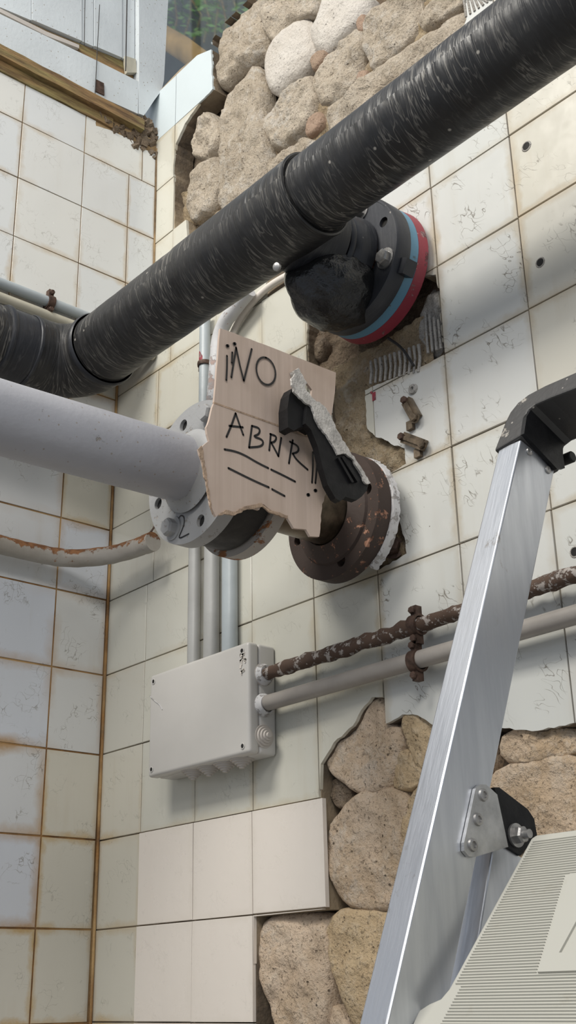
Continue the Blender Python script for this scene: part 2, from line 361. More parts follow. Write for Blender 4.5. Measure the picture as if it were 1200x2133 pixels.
H_LOW = jag(polyR([(666, 1666), (668, 1592), (695, 1547), (735, 1512), (752, 1480), (775, 1452), (798, 1452), (802, 1508), (838, 1488), (870, 1490), (905, 1512), (1050, 1517), (1120, 1522), (1200, 1505), (1275, 1490), (1330, 1600), (1330, 2400), (530, 2400), (532, 1909), (676, 1894)]), .008, .0012, 9, (17, 18, 19, 0))
HOLES = [H_TOP, H_WIN, H_MID, H_LOW]
wall_r = MB(); XMAX = 1.75
plate(wall_r, [(-.35, .9), (XMAX, .9), (XMAX, 3.75), (-.35, 3.75)], [H_WIN], PR, -.12, -.055)
wall_r = fix(wall_r.build('wall_right', M['mortar_dark'])); tag(wall_r, kind='structure')
gb = MB(); plate(gb, [(.004, .9), (XMAX, .9), (XMAX, 3.72), (.004, 3.72)], HOLES, PR, -.05, -.0035)
fix(gb.build('grout_bed', M['grout_dark'], wall_r))

_cache = {}
def tile(parent, wall, u0, u1, v0, v1, mat, up=False, holes=None, gap=.0011, proud=0., seed=0):
    """one glazed tile; u, v in tile units"""
    rnd = random.Random(seed*7919+int(u0*1000)*31+int(v0*1000)+(5 if up else 0))
    a0, a1, b0, b1 = u0*S+gap, u1*S-gap, v0*S+gap, v1*S-gap
    rect = [(a0, b0), (a1, b0), (a1, b1), (a0, b1)]
    cut = False
    if holes:
        hz = [[(x, z-1.6) for x, z in h] for h in holes]
        for h in hz:
            xs = [q[0] for q in h]; zs = [q[1] for q in h]
            if max(xs) > a0 and min(xs) < a1 and max(zs) > b0 and min(zs) < b1: cut = True
    cx, cz = (a0+a1)/2, (b0+b1)/2
    if wall == 'R': base = Vector((cx, 0, 1.6+cz)); fn = lambda a, b, h: Vector((a, -h, b))
    else:
        aa, bb = LUP if up else LLO
        base = Vector((aa*S+bb*cz, -cx, 1.6+cz)); fn = lambda a, b, h: Vector((h+bb*b, -a, b))
    uvf = lambda a, b: ((a-a0+cx)/(a1-a0), (b-b0+cz)/(b1-b0))
    if cut:
        v, f = cdt(rect, hz)
        ar = 0
        for q in f:
            for k in range(1, len(q)-1): ar += abs((v[q[k]]-v[q[0]]).cross(v[q[k+1]]-v[q[0]]))/2
        if ar < 2e-4: return None
        mb = MB(); hz2 = [[(x-cx, z-cz) for x, z in h] for h in hz]
        plate(mb, [(x-cx, z-cz) for x, z in rect], hz2, fn, -.006, 0, uvf)
        o = fix(mb.build('tile', mat)); o.data.materials[0] = mat
    else:
        key = (wall, up, round(a1-a0, 3), round(b1-b0, 3), mat.name)
        if key not in _cache:
            mb = MB(); w, h = (a1-a0)/2, (b1-b0)/2; e = .0007 if wall == 'R' else .0002; vs = []
            for (s, t) in ((w, -.008), (w, -e), (w-e, 0)):
                k = h-(w-s)
                vs += [fn(-s, -k, t), fn(s, -k, t), fn(s, k, t), fn(-s, k, t)]
            fs = [(i, (i+1) % 4, 4+(i+1) % 4, 4+i) for i in range(4)]+[(4+i, 4+(i+1) % 4, 8+(i+1) % 4, 8+i) for i in range(4)]+[(8, 9, 10, 11), (3, 2, 1, 0)]
            c4 = [(-w, -h), (w, -h), (w, h), (-w, h)]; uu = [((x+w)/(2*w), (z+h)/(2*h)) for x, z in c4]
            mb.add(vs, fs, [[uu[i % 4] for i in f] for f in fs]); o = fix(mb.build('tile', mat)); _cache[key] = o.data
        else:
            o = bpy.data.objects.new('tile', _cache[key]); COL.objects.link(o)
    o.parent = parent
    nrm = Vector((0, -1, 0)) if wall == 'R' else Vector((1, 0, 0))
    o.location = base+nrm*(proud+rnd.uniform(-.0004, .0006))
    k_ = .0035 if wall == 'R' else .0015
    o.rotation_euler = (rnd.gauss(0, k_) if wall == 'R' else 0, rnd.gauss(0, k_) if wall == 'L' else 0, rnd.gauss(0, k_))
    return o
# right wall rows and columns (tile units above the lens height / from the corner)
rows_low = [-.31, -.172, -.033, .1005, .2375, .3775, .5125, .646, .782, .919, 1.050]
rows_up_l = [1.050, 1.1915, 1.333, 1.4565, 1.580, 1.704]
rows_up_r = [1.050, 1.187, 1.32, 1.455, 1.59, 1.725, 1.86]
colsR = [.004, .1235, .2655, .4025, .540, .666, .810, .9505, 1.0865, 1.222, 1.358, 1.494]
colsT = [.004, .1785, .313, .448]
colsU = [.6755, .810, .9505, 1.0865, 1.222, 1.358, 1.494]
colsM = [.004, .1415, .286, .434, .5405, .6755, .810, .9505, 1.0865, 1.222, 1.358, 1.494]
def matR(u, v):
    if u > .95 and v > .6: return M['tile_streaked']
    if u > .62: return M['tile_scuffed']
    if u < .1 and v < .45: return M['tile_yellow']
    return M['tile_cream']
for r in range(len(rows_low)-1):
    v0, v1 = rows_low[r], rows_low[r+1]; cols = colsR if v0 < .64 else colsM
    for c in range(len(cols)-1):
        u0, u1 = cols[c], cols[c+1]; new = v1 < .24 and u0 > .1 and u1 < .56; pr_ = .0
        if new: pr_ = .003
        tile(wall_r, 'R', u0, u1+(.008 if new and u1 > .5 else 0), v0, v1, M['tile_new'] if new else matR(u0, v0), holes=([H_TOP, H_WIN, H_MID] if new and v0 > .09 and u1 > .5 else HOLES), proud=pr_)
for r in range(len(rows_up_l)-1):
    for c in range(3): tile(wall_r, 'R', colsT[c], colsT[c+1], rows_up_l[r], rows_up_l[r+1], M['tile_cream'] if r < 4 else M['plaster'], holes=HOLES)
for r in range(len(rows_up_r)-1):
    for c in range(len(colsU)-1): tile(wall_r, 'R', colsU[c], colsU[c+1], rows_up_r[r], rows_up_r[r+1], matR(colsU[c], rows_up_r[r]), holes=HOLES)
# ---- left wall: lower face, and an upper face that steps out above the black pipe
STEP = 1.03; VTOP = 1.60
wl = MB(); SLANT = [(0, 1.10), (.3, 1.02), (.95, 1.02), (.95, .9), (0, .9)]
def PLo(up):
    return lambda a, b, h: PL(a, b, h, up)
plate(wl, [(0, -.7), (.95, -.7), (.95, 1.12), (0, 1.12)], [], PLo(False), -.12, -.0016)
wall_l = fix(wl.build('wall_left', M['grout_rust'])); tag(wall_l, kind='structure')
wu = MB(); plate(wu, [(-.005, 1.10), (.3, 1.02), (.95, 1.02), (.95, VTOP-.02), (-.005, VTOP-.02)], [], PLo(True), -.125, -.0016)
fix(wu.build('upper_wall', M['grout_mid'], wall_l))
colsL = [.004, .1045, .2395, .375, .511, .646, .78, .915]
rowsL = [-.31, -.175, -.034, .1015, .239, .3765, .5125, .6475, .7785, .912, 1.041, 1.115]
for r in range(len(rowsL)-1):
    for c in range(len(colsL)-1):
        v = rowsL[r]; m = M['tile_yellow'] if (random.random() < (.55 if v < .25 else .2)) else M['tile_rust']
        tile(wall_l, 'L', colsL[c], colsL[c+1], rowsL[r], rowsL[r+1], m, gap=.0017)
colsLu = [.002, .0625, .1625, .292, .424, .556, .69, .82, .95]
rowsLu = [1.0985, 1.2205, 1.344, 1.4665]
for r in range(len(rowsLu)-1):
    for c in range(len(colsLu)-1): tile(wall_l, 'L', colsLu[c], colsLu[c+1], rowsLu[r], rowsLu[r+1], M['tile_up'], up=True, gap=.0012)
for c in range(len(colsLu)-1):
    mb = MB(); a_, b_ = colsLu[c]+.001, colsLu[c+1]-.001
    if plate(mb, [(a_, 1.0), (b_, 1.0), (b_, 1.0975), (a_, 1.0975)], [SLANT], PLo(True), -.008, 0, lambda x, y, a_=a_, b_=b_: ((x-a_)/(b_-a_), .5)): fix(mb.build('tile', M['tile_up'], wall_l))
top = [(.002, .033), (.033, .1625), (.1625, .292), (.292, .424), (.424, .556), (.556, .69), (.69, .82), (.82, .95)]
h_rub = [(u, v) for u, v in [onL(*q) for q in [(200, 262), (240, 275), (290, 300), (304, 312), (331, 322), (340, 200), (200, 190)]]]
for i, (a, b) in enumerate(top):
    mb = MB(); g = .0012/S; rect = [(a+g, 1.4665+g), (b-g, 1.4665+g), (b-g, 1.553), (a+g, 1.553)]
    plate(mb, rect, [jag(h_rub, .006, .001, 4)], PLo(True), -.008, 0, lambda x, y, a=a, b=b: ((x-a)/(b-a), (y-1.4665)/.123))
    fix(mb.build('tile', M['tile_up'], wall_l))
# corner rust bead
cb = MB(); tube(cb, [(.006, -.003, Z(-.6)), (.010, -.003, Z(1.10))], .0024, 8, True, .0030); cb.build('corner_joint', M['grout_rust'], wall_l, True)
cb = MB(); tube(cb, [PL(.001, 1.10, .001, True), PL(.001, 1.56, .001, True)], .0022, 8, True, .001); cb.build('corner_joint', M['grout_mid'], wall_l, True)
fl = MB(); fl.box((1.2, -2.0, .45-.05), (2.6, 2.8, .05)); tag(fl.build('floor', M['floor']), kind='structure')

# ---------------------------------------------------------------- stones, mortar
def chaikin(p, k=2):
    for _ in range(k):
        q = []; n = len(p)
        for i in range(n):
            a, b = Vector(p[i]), Vector(p[(i+1) % n]); q += [a.lerp(b, .22), a.lerp(b, .78)]
        p = q
    return [Vector(q) for q in p]
def resample(p, n):
    L = [0]; m = len(p)
    for i in range(m): L.append(L[-1]+(p[(i+1) % m]-p[i]).length)
    out = []
    for k in range(n):
        t = L[-1]*k/n; i = max(j for j in range(m) if L[j] <= t+1e-12); s = (t-L[i])/max(L[i+1]-L[i], 1e-9); out.append(p[i].lerp(p[(i+1) % m], s))
    return out
def stone(pts, y_face, h, mat, name='stone', seed=0, rough=.0025, soft=1, n=44, rings=11, ridge=2.6, expand=.004):
    p = resample(chaikin([xz(*q, -y_face) for q in pts], soft), n)
    c = sum(p, Vector((0, 0)))/len(p); p = [c+(q-c)*(1+expand/max((q-c).length, .01)) for q in p]; vs = []; R_ = rings
    for i in range(R_):
        t = 1-i/R_; hh = (1-t**ridge*1.0)
        t2 = 1-(i/R_)**1.5 if i else 1.0
        hh = 1-t2**(ridge*2.2)
        for q in p:
            w = c+(q-c)*t2; P = Vector((w.x, y_face+h*(1-hh), w.y))
            d = noise.fractal(P*28+Vector((seed*9.1, 0, 0)), .9, 2.0, 5)*rough*2.0+noise.noise(P*9+Vector((seed, 3, 1)))*rough*2.2
            if i == 0: w2 = noise.noise(P*40)*.0015; P += Vector((w2, 0, w2)); d = 0
            P.y -= d*min(1, hh*1.5+.15); vs.append(P)
    vs.append(Vector((c.x, y_face-noise.noise(Vector((c.x, 0, c.y))*9)*rough*2, c.y)))
    back = [Vector((q.x, y_face+h+.02, q.z)) for q in vs[:n]]
    fs = []
    for i in range(R_-1):
        for k in range(n): k2 = (k+1) % n; fs.append((i*n+k, i*n+k2, (i+1)*n+k2, (i+1)*n+k))
    for k in range(n): fs.append(((R_-1)*n+k, (R_-1)*n+(k+1) % n, len(vs)-1))
    b = len(vs); vs += back
    for k in range(n): k2 = (k+1) % n; fs.append((k2, k, b+k, b+k2))
    mb = MB(); mb.add(vs, fs); return fix(mb.build(name, mat, wall_r, True, math.radians(75)))
sid = 0
LOW = [([(668, 1591), (700, 1552), (740, 1524), (762, 1482), (775, 1458), (797, 1455), (802, 1510), (830, 1520), (833, 1555), (811, 1622), (802, 1642), (754, 1652), (706, 1623)], 'stone_tan', 0),
 ([(835, 1490), (864, 1482), (905, 1505), (908, 1560), (881, 1605), (857, 1572)], 'stone_ochre', 0),
 ([(840, 1560), (864, 1592), (876, 1613), (861, 1634), (823, 1637), (815, 1622)], 'stone_ochre', 0),
 ([(692, 1622), (734, 1656), (710, 1679), (696, 1661)], 'mortar_dark', 0),
 ([(740, 1656), (802, 1642), (838, 1654), (844, 1685), (835, 1720), (840, 1771), (844, 1802), (825, 1870), (809, 1892), (754, 1890), (716, 1885), (682, 1826), (677, 1761), (679, 1730), (706, 1682)], 'stone_tan', 1),
 ([(890, 1620), (850, 1661), (840, 1675), (838, 1737), (845, 1799), (900, 1800), (930, 1700), (930, 1620)], 'stone_ochre', 0),
 ([(538, 1922), (569, 1910), (655, 1907), (674, 1917), (682, 1991), (672, 2122), (655, 2185), (580, 2170), (541, 2053), (536, 1984)], 'stone_tan', 0),
 ([(679, 1917), (706, 1895), (800, 1900), (860, 1920), (850, 2100), (790, 2200), (734, 2150), (700, 2060), (679, 1967)], 'stone_ochre', 0),
 ([(677, 2115), (699, 2098), (727, 2150), (720, 2200), (680, 2200)], 'stone_tan', 0),
 ([(1037, 1565), (1046, 1524), (1182, 1514), (1197, 1542), (1190, 1572), (1116, 1577), (1060, 1588)], 'stone_tan', 0),
 ([(1030, 1600), (1158, 1574), (1235, 1590), (1245, 1735), (1110, 1765), (990, 1750), (1000, 1650)], 'stone_tan', 0),
 ([(1205, 1520), (1275, 1510), (1290, 1580), (1215, 1580)], 'stone_tan', 0),
 ([(915, 1520), (1025, 1530), (1010, 1610), (930, 1640), (895, 1600)], 'stone_tan', 0),
 ([(940, 1660), (980, 1650), (970, 1790), (890, 1880), (860, 1860), (910, 1790)], 'stone_tan', 0),
 ([(990, 1770), (1120, 1785), (1130, 1930), (960, 1950), (900, 1900)], 'stone_ochre', 0),
 ([(1135, 1775), (1250, 1760), (1300, 1950), (1150, 1960)], 'stone_tan', 0),
 ([(880, 1915), (1010, 1975), (990, 2140), (860, 2160), (870, 2000)], 'stone_tan', 0),
 ([(1030, 1975), (1200, 1975), (1220, 2150), (1010, 2170)], 'stone_ochre', 0)]
for pts, m, sf in LOW:
    sid += 1; small = len(pts) < 6
    stone(pts, .008 if not small else .022, .026 if not small else .02, M[m], seed=sid, rough=.0030, ridge=9, expand=.009, n=60, rings=18)
UPP = [([(445, 90), (465, 55), (500, 15), (540, -20), (555, 20), (535, 40), (550, 80), (540, 115), (490, 145), (465, 170), (446, 175)], 'stone_pale'),
 ([(545, -40), (645, -30), (648, 20), (620, 32), (580, 60), (558, 82), (540, 42)], 'stone_pale'),
 ([(547, 100), (570, 65), (620, 30), (635, 50), (642, 100), (620, 140), (570, 188), (547, 175), (542, 135)], 'stone_light'),
 ([(670, -20), (650, 30), (634, 65), (650, 95), (672, 102), (715, 65), (752, 25), (752, -25)], 'stone_light'),
 ([(542, 230), (600, 175), (640, 150), (649, 180), (648, 210), (640, 240), (625, 270), (565, 307), (542, 275)], 'stone_pale'),
 ([(643, 150), (680, 110), (730, 55), (752, 65), (745, 130), (715, 185), (665, 217), (648, 200)], 'stone_pale'),
 ([(755, 50), (780, 10), (850, -30), (862, 35), (845, 80), (800, 120), (775, 150), (757, 100)], 'stone_pale'),
 ([(865, 15), (900, -30), (975, -40), (950, 20), (880, 52), (867, 45)], 'stone_pale'),
 ([(670, 240), (700, 205), (800, 125), (900, 55), (970, 5), (985, 60), (900, 200), (760, 290), (680, 330)], 'stone_pale'),
 ([(452, 215), (490, 160), (525, 122), (540, 180), (538, 235), (552, 310), (548, 370), (500, 450), (450, 470), (452, 300), (445, 270)], 'stone_pale'),
 ([(388, 300), (405, 250), (425, 225), (446, 262), (445, 300), (430, 322), (398, 322)], 'stone_pale'),
 ([(385, 415), (405, 355), (425, 322), (450, 325), (443, 390), (436, 430), (395, 465)], 'stone_pale'),
 ([(555, 325), (625, 285), (665, 297), (700, 330), (560, 440), (550, 380)], 'stone_pale'),
 ([(690, 60-20), (700, 20), (735, 28), (730, 50)], 'brick'), ([(642, 118), (665, 104), (676, 112), (650, 146)], 'brick'), ([(744, 150), (760, 145), (757, 183), (742, 190)], 'brick'), ([(640, 250), (662, 228), (666, 260), (636, 284)], 'brick'), ([(742, 40), (756, 28), (758, 60), (746, 62)], 'brick')]
for pts, m in UPP:
    sid += 1; sm = m == 'brick'
    stone(pts, .006 if not sm else .012, .022 if not sm else .016, M[m], name='brick' if sm else 'stone', seed=sid, rough=.0055 if m == 'stone_pale' else .0018, expand=.006, ridge=3.2 if m == 'stone_light' else 5.0, n=56 if not sm else 20, rings=16 if not sm else 6)
def relief(x0, x1, z0, z1, y0, amp, mat, name, freq=22, step=.006, seed=0, poly=None):
    nx, nz = int((x1-x0)/step)+1, int((z1-z0)/step)+1; vs = []
    for j in range(nz+1):
        for i in range(nx+1):
            P = Vector((x0+(x1-x0)*i/nx, y0, z0+(z1-z0)*j/nz)); P.y -= noise.fractal(P*freq+Vector((seed, 0, 0)), .9, 2, 5)*amp; vs.append(P)
    fs = [(j*(nx+1)+i, j*(nx+1)+i+1, (j+1)*(nx+1)+i+1, (j+1)*(nx+1)+i) for j in range(nz) for i in range(nx)]
    mb = MB(); mb.add(vs, fs); return mb.build(name, mat, wall_r, True, math.radians(80))
def bbox(pts, m=.0):
    q = polyR(pts); xs = [a for a, b in q]; zs = [b for a, b in q]; return min(xs)-m, max(xs)+m, min(zs)-m, max(zs)+m
b = bbox([(380, 440), (380, 0), (980, 0), (900, 350)]); relief(b[0]-.03, b[1], Z(1.02), 3.18, .026, .013, M['mortar'], 'mortar', 26, .006)
b = bbox([(640, 600), (935, 600), (640, 1180), (850, 1180)]); relief(b[0], b[1], b[2], b[3]+.06, .030, .016, M['mortar_dark'], 'mortar', 24, .006, 4)
b = bbox([(535, 1900), (1250, 1500), (535, 2133), (1300, 2200)]); relief(b[0], b[1], b[2]-.05, b[3], .046, .008, M['mortar_dark'], 'mortar', 18, .008, 8)
# sandy mortar bulge between the two flanges, lime plaster bits and combed tile adhesive
b = bbox([(645, 735), (900, 800), (640, 1190), (860, 1190)]); relief(b[0], b[1], b[2], Z(.86), .010, .010, M['mortar'], 'mortar', 30, .005, 14)
stone([(650, 690), (668, 700), (662, 745), (652, 752), (645, 720)], .012, .02, M['mortar_dark'], name='mortar_lump', seed=33, rough=.003, n=24, rings=6)
stone([(880, 600), (912, 590), (918, 640), (915, 740), (890, 750), (872, 690), (866, 640)], .010, .02, M['cement'], name='mortar_lump', seed=34, rough=.006, n=40, rings=10)
ad = MB()
for k in range(11):
    x0, z0 = xz(772+k*10, 752-k*3.4); x1, z1 = xz(772+k*10, 800-k*2.5)
    tube(ad, [(x0, .0, z0), (x0+.001, .0, (z0+z1)/2), (x1, .0, z1)], .0026, 6, True, .0012, k)
for k in range(4):
    x0, z0 = xz(884+k*9, 650+k*5); x1, z1 = xz(890+k*9, 735-k*3); tube(ad, [(x0, .002, z0), (x1, .002, z1)], .0024, 6, True, .001, k)
tag(ad.build('tile_adhesive', M['cement'], wall_r, True), kind='stuff')
ad = MB()
for k in range(7):
    x0, z0 = xz(966+k*7, -15+k*2); x1, z1 = xz(972+k*9, 36-k*6); tube(ad, [(x0, -.001, z0), (x1, -.001, z1)], .0022, 6, True, .0008, k)
tag(ad.build('tile_adhesive', M['cement'], wall_r, True), kind='stuff')

# ---------------------------------------------------------------- timber ledge, painted window and glass above the left wall
trim = MB()
def strip(mb, u0, u1, v0a, v1a, h0, h1, v0b=None, v1b=None, jn=0, amp=.0):
    v0b = v0a if v0b is None else v0b; v1b = v1a if v1b is None else v1b; n = 24
    lo = [(u0+(u1-u0)*i/n, v0a+(v0b-v0a)*i/n+amp*noise.noise(Vector((i*.9, jn, 0)))) for i in range(n+1)]
    hi = [(u0+(u1-u0)*i/n, v1a+(v1b-v1a)*i/n+amp*noise.noise(Vector((i*.9, jn+5, 0)))) for i in range(n, -1, -1)]
    plate(mb, lo+hi, [], PLo(True), h0, h1)
strip(trim, .105, .95, 1.5535, 1.580, -.05, .004, None, None, 1, .004)
strip(trim, .04, .95, 1.577, 1.602, -.05, .016, 1.577, 1.604, 2, .002)
trim = fix(trim.build('trim_1', M['wood'])); tag(trim, kind='structure')
rb = MB(); rr = random.Random(3)
for k in range(110):
    u, v = rr.uniform(.002, .13), rr.uniform(1.525, 1.625)
    if v < 1.528+u*.22: continue
    if u > .05 and v > 1.585: continue
    c = PL(u, v, -.006, True); rb.box(c, (rr.uniform(.004, .012), rr.uniform(.004, .011), rr.uniform(.004, .010)), tuple(Matrix.Rotation(rr.uniform(0, 3), 3, Vector((rr.random(), rr.random(), rr.random())).normalized()).col))
tag(fix(rb.build('broken_masonry', M['mortar_dark'], wall_l)), kind='stuff')
w1 = bpy.data.objects.new('window_1', None); COL.objects.link(w1); w1.location = PL(.3, VTOP, 0, True); tag(w1, kind='structure')
def lpoly(pts): return [onL(*q) for q in pts]
def lpart(name, pts, h0, h1, mat, par=w1):
    mb = MB(); plate(mb, lpoly(pts), [], PLo(True), h0, h1); return fix(mb.build(name, mat, par))
lpart('bottom_rail', [(-220, 28), (-220, -72), (0, 34), (200, 130), (286, 173), (284, 240), (0, 112)], -.03, .006, M['white_paint'])
lpart('stile', [(286, 240), (286, 172), (286, -160), (352, -160), (347, 0), (338, 170), (333, 192), (318, 212), (302, 236), (296, 244)], -.03, .007, M['white_paint'])
lpart('glazing_rebate', [(-220, -72), (-220, -115), (0, 8), (120, 62), (285, 128), (285, 173), (200, 130), (0, 34)], -.03, -.014, M['wood'])  # timber brown here paints the shadow inside the rebate
lpart('glazing_bead', [(-220, -85), (-220, -97), (0, 12), (100, 62), (168, 90), (168, 97), (100, 71), (0, 20)], -.016, -.006, M['rubber_pale'])
for a, b_, hh in ((-220, 70, 0), (70, 175, 1), (175, 200, 0), (200, 259, 1), (259, 286, 0)):
    f = lambda x: 8+(x)*.42
    lpart('panel', [(a, f(a)), (a, -260), (b_-1.5, -260), (b_-1.5, f(b_))], -.03, -.008+.002*hh, M['white_paint'])
for x0, y0, x1, y1, w in ((174, -100, 171, 98, 2.2), (203, 15, 193, 205, 2.2), (262, -100, 257, 152, 3.5)):
    mb = MB(); a = onL(x0, y0); c = onL(x1, y1); n = 12
    tube(mb, [PL(a[0]+(c[0]-a[0])*i/n+.0015*noise.noise(Vector((i, x0, 0))), a[1]+(c[1]-a[1])*i/n, .009, True) for i in range(n+1)], w/2/1100, 6); mb.build('cord', M['black_rubber'], w1, True)
lpart('catch', [(196, 170), (212, 178), (213, 203), (194, 194)], .004, .009, M['steel_dark'])
lpart('putty_chip', [(262, 115), (284, 122), (286, 150), (266, 150)], -.012, -.002, M['pvc_beige'])
w2 = bpy.data.objects.new('window_2', None); COL.objects.link(w2); w2.location = (.15, .1, 3.4); tag(w2, kind='structure')
mb = MB(); mb.box((.12, .068, 3.55), (.5, .003, .5)); mb.build('pane', M['glass'], w2)
mb = MB(); mb.box((-.33, .10, 3.5), (.03, .02, .6)); mb.box((.12, .10, 3.0), (.5, .02, .03)); mb.build('sill', M['white_paint'], w2)
# garden seen through the glass
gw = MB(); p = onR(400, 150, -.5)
gw.box((p.x-.15, .95, p.z-.1), (1.5, .06, 1.2)); gw = tag(gw.build('dark_backdrop', M['backdrop_dark']), 'dark backdrop added behind the small window beside the rubble stones', 'wall')  # dark sheet added behind the pane to cover the bright sky
gc = MB(); pa = onR(330, 70, -.50); pb = onR(470, 165, -.50)
tube(gc, [pa+(pa-pb)*1.5, pa, pa.lerp(pb, .5)+Vector((0, -.01, .01)), pb, pb+(pb-pa)*1.0], [.035, .034, .036, .034, .03], 16, True, .008)
tag(gc.build('branch', M['terracotta'], None, True), 'thick brown branch lying before the dark backdrop behind the window glass', 'branch')
sh = empty('shrub', onR(400, 60, -.62), 'leafy green shrub growing behind the window glass at the top', 'shrub')
lv = MB(); rr = random.Random(11)
for k in range(520):
    c = onR(rr.uniform(300, 520), rr.uniform(-60, 75), -rr.uniform(.52, .75)); n_ = Vector((rr.gauss(0, 1), rr.gauss(0, 1), rr.gauss(0, 1))).normalized(); x, y = frame_of(n_); L = rr.uniform(.008, .018)
    lv.add([c-x*L, c+y*L*.4, c+x*L, c-y*L*.4], [(0, 1, 2, 3)])
o = lv.build('leaves', M['leaf'], sh); o['kind'] = 'stuff'
mb = MB()
for k in range(7):
    a = onR(360+k*22, 90, -.62); tube(mb, [a, a+Vector((.02*math.sin(k), .02, .12)), a+Vector((.05*math.sin(k*2), 0, .25))], .003, 6)
mb.build('stem', M['wood'], sh, True)

# ================================================================ BLACK PLASTIC PIPE RUN
YB, ZB = -.226, 2.658
bp = empty('plastic_water_pipe', (.8, YB, ZB), 'big scratched black plastic water pipe crossing the picture diagonally, with elbow and flanged tee', 'pipe')
def seglin(a, b, n): a = Vector(a); b = Vector(b); return [a.lerp(b, i/n) for i in range(n+1)]
XE = .222
tee_end = onX  # placeholder keeps helper names together
xt = hit(655, 372, (0, YB, 0), (0, 1, 0)).x
mb = MB(); tube(mb, seglin((xt-.03, YB, ZB), (1.95, YB, ZB+.002), 60), .0583, 56, True, .0006); mb.build('pipe_section', M['pe'], bp, True)
mb = MB(); tube(mb, seglin((XE+.085, YB, ZB), (xt-.20, YB, ZB), 40), .0622, 56, True, .0006, 5); mb.build('pipe_section', M['pe'], bp, True)
mb = MB(); lathe(mb, (xt-.28, YB, ZB), (1, 0, 0), [(0, .0622), (.002, .0632), (.06, .0636), (.2, .0642), (.272, .0648), (.279, .066), (.282, .0655), (.283, .0628), (.281, .0585), (.24, .058)], 64); mb.build('tee_body', M['pe'], bp, True)
mb = MB(); lathe(mb, (XE+.098, YB, ZB), (-1, 0, 0), [(.012, .0615), (0, .0625), (0, .0665), (.003, .0685), (.010, .0685), (.013, .0665)], 64); mb.build('coupling_ring', M['pe_smooth'], bp, True)
eb = []; RE = .075
for i in range(15):
    a = math.pi/2*i/14; eb.append(Vector((XE+RE-RE*math.sin(a), YB-RE+RE*math.cos(a), ZB)))
mb = MB(); tube(mb, [Vector((XE+.098, YB, ZB))]+eb+[Vector((XE, YB-RE-.028, ZB))], .0662, 56, True, .0005, 9); mb.build('elbow', M['pe'], bp, True)
mb = MB(); lathe(mb, (XE, YB-.1, ZB), (0, -1, 0), [(-.002, .064), (0, .0672), (.004, .0672), (.006, .0655)], 64); mb.build('weld_seam', M['pe_smooth'], bp, True)
mb = MB(); tube(mb, seglin((XE, YB-.10, ZB), (XE, YB-.155, ZB), 6), .0645, 56, True, .0005, 3); mb.build('elbow_end', M['pe_smooth'], bp, True)
mb = MB(); lathe(mb, (XE, YB-.150, ZB), (0, -1, 0), [(0, .064), (0, .0665), (.005, .068), (.009, .0665), (.010, .060)], 64); mb.build('coupling_ring', M['pe_smooth'], bp, True)
mb = MB(); tube(mb, seglin((XE, YB-.155, ZB), (XE, YB-1.6, ZB+.002), 30), .0622, 56, True, .0006, 6); mb.build('pipe_section', M['pe'], bp, True)
# branch of the tee to the wall, its loose flange and wrap
XB, ZF = .785, 2.652
d_ = Vector((0, 1, 0))
mb = MB(); lathe(mb, (XB, YB, ZF+.01), d_, [(0, .058), (.03, .060), (.085, .062), (.097, .0635), (.099, .058)], 64); mb.build('tee_branch', M['pe_smooth'], bp, True)
mb = MB(); lathe(mb, (XB, YB+.100, ZF+.004), d_, [(0, .055), (0, .060), (.003, .0625), (.008, .063), (.010, .061), (.013, .0635), (.040, .068), (.046, .068)], 64); mb.build('stub_end', M['pe_smooth'], bp, True)
def ring_with_holes(name, o, r0, r1, th, holes, rh, hr, mat, parent, ph=0., n=72):
    mb = MB(); hs = [circle((rh*math.cos(a), rh*math.sin(a)), hr, 16) for a in holes]+[circle((0, 0), r0, n)]
    plate(mb, circle((0, 0), r1, n), hs, lambda a, b, h: Vector((o[0]+a, o[1]-h, o[2]+b)), -th/2, th/2)
    ob = fix(mb.build(name, mat, parent, True)); return ob
yfl = -.055
hol = [math.radians(a) for a in (22.5, 67.5, 112.5, 157.5, 202.5, 247.5, 292.5, 337.5)]
RF = .105
ring_with_holes('backing_flange', (XB, yfl-.008, ZF), .064, RF, .026, hol, .086, .0085, M['pe_flange'], bp)
mb = MB(); lathe(mb, (XB, yfl-.022, ZF), d_, [(.0, RF-.002), (0, RF+.001), (.004, RF+.0035), (.028, RF+.0035), (.030, RF-.002)], 72); mb.build('flange_rim', M['pe_flange'], bp, True)
mb = MB(); lathe(mb, (XB, yfl+.008, ZF), d_, [(0, .06), (0, RF+.001), (.015, RF+.003), (.015, .06)], 72); mb.build('blue_gasket', M['blue_paint'], bp, True)
mb = MB(); lathe(mb, (XB, yfl+.0235, ZF), d_, [(0, .06), (0, RF+.003), (.019, RF+.005), (.019, .06)], 72); mb.build('red_wall_flange', M['red_paint'], bp, True)
for a in (67.5, 157.5, 247.5, 337.5):
    a_ = math.radians(a+8)
    hexbolt(bp, (XB+.086*math.cos(math.radians(a)), yfl-.021, ZF+.086*math.sin(math.radians(a))), (0, -1, 0), .0125, .010, M['steel'])
mb = MB(); p = Vector((XB+RF*.93, yfl-.0, ZF-.05)); mb.box(p, (.012, .011, .012), tuple(Matrix.Rotation(.5, 3, 'Y').col)); fix(mb.build('flange_lug', M['pe_smooth'], bp))
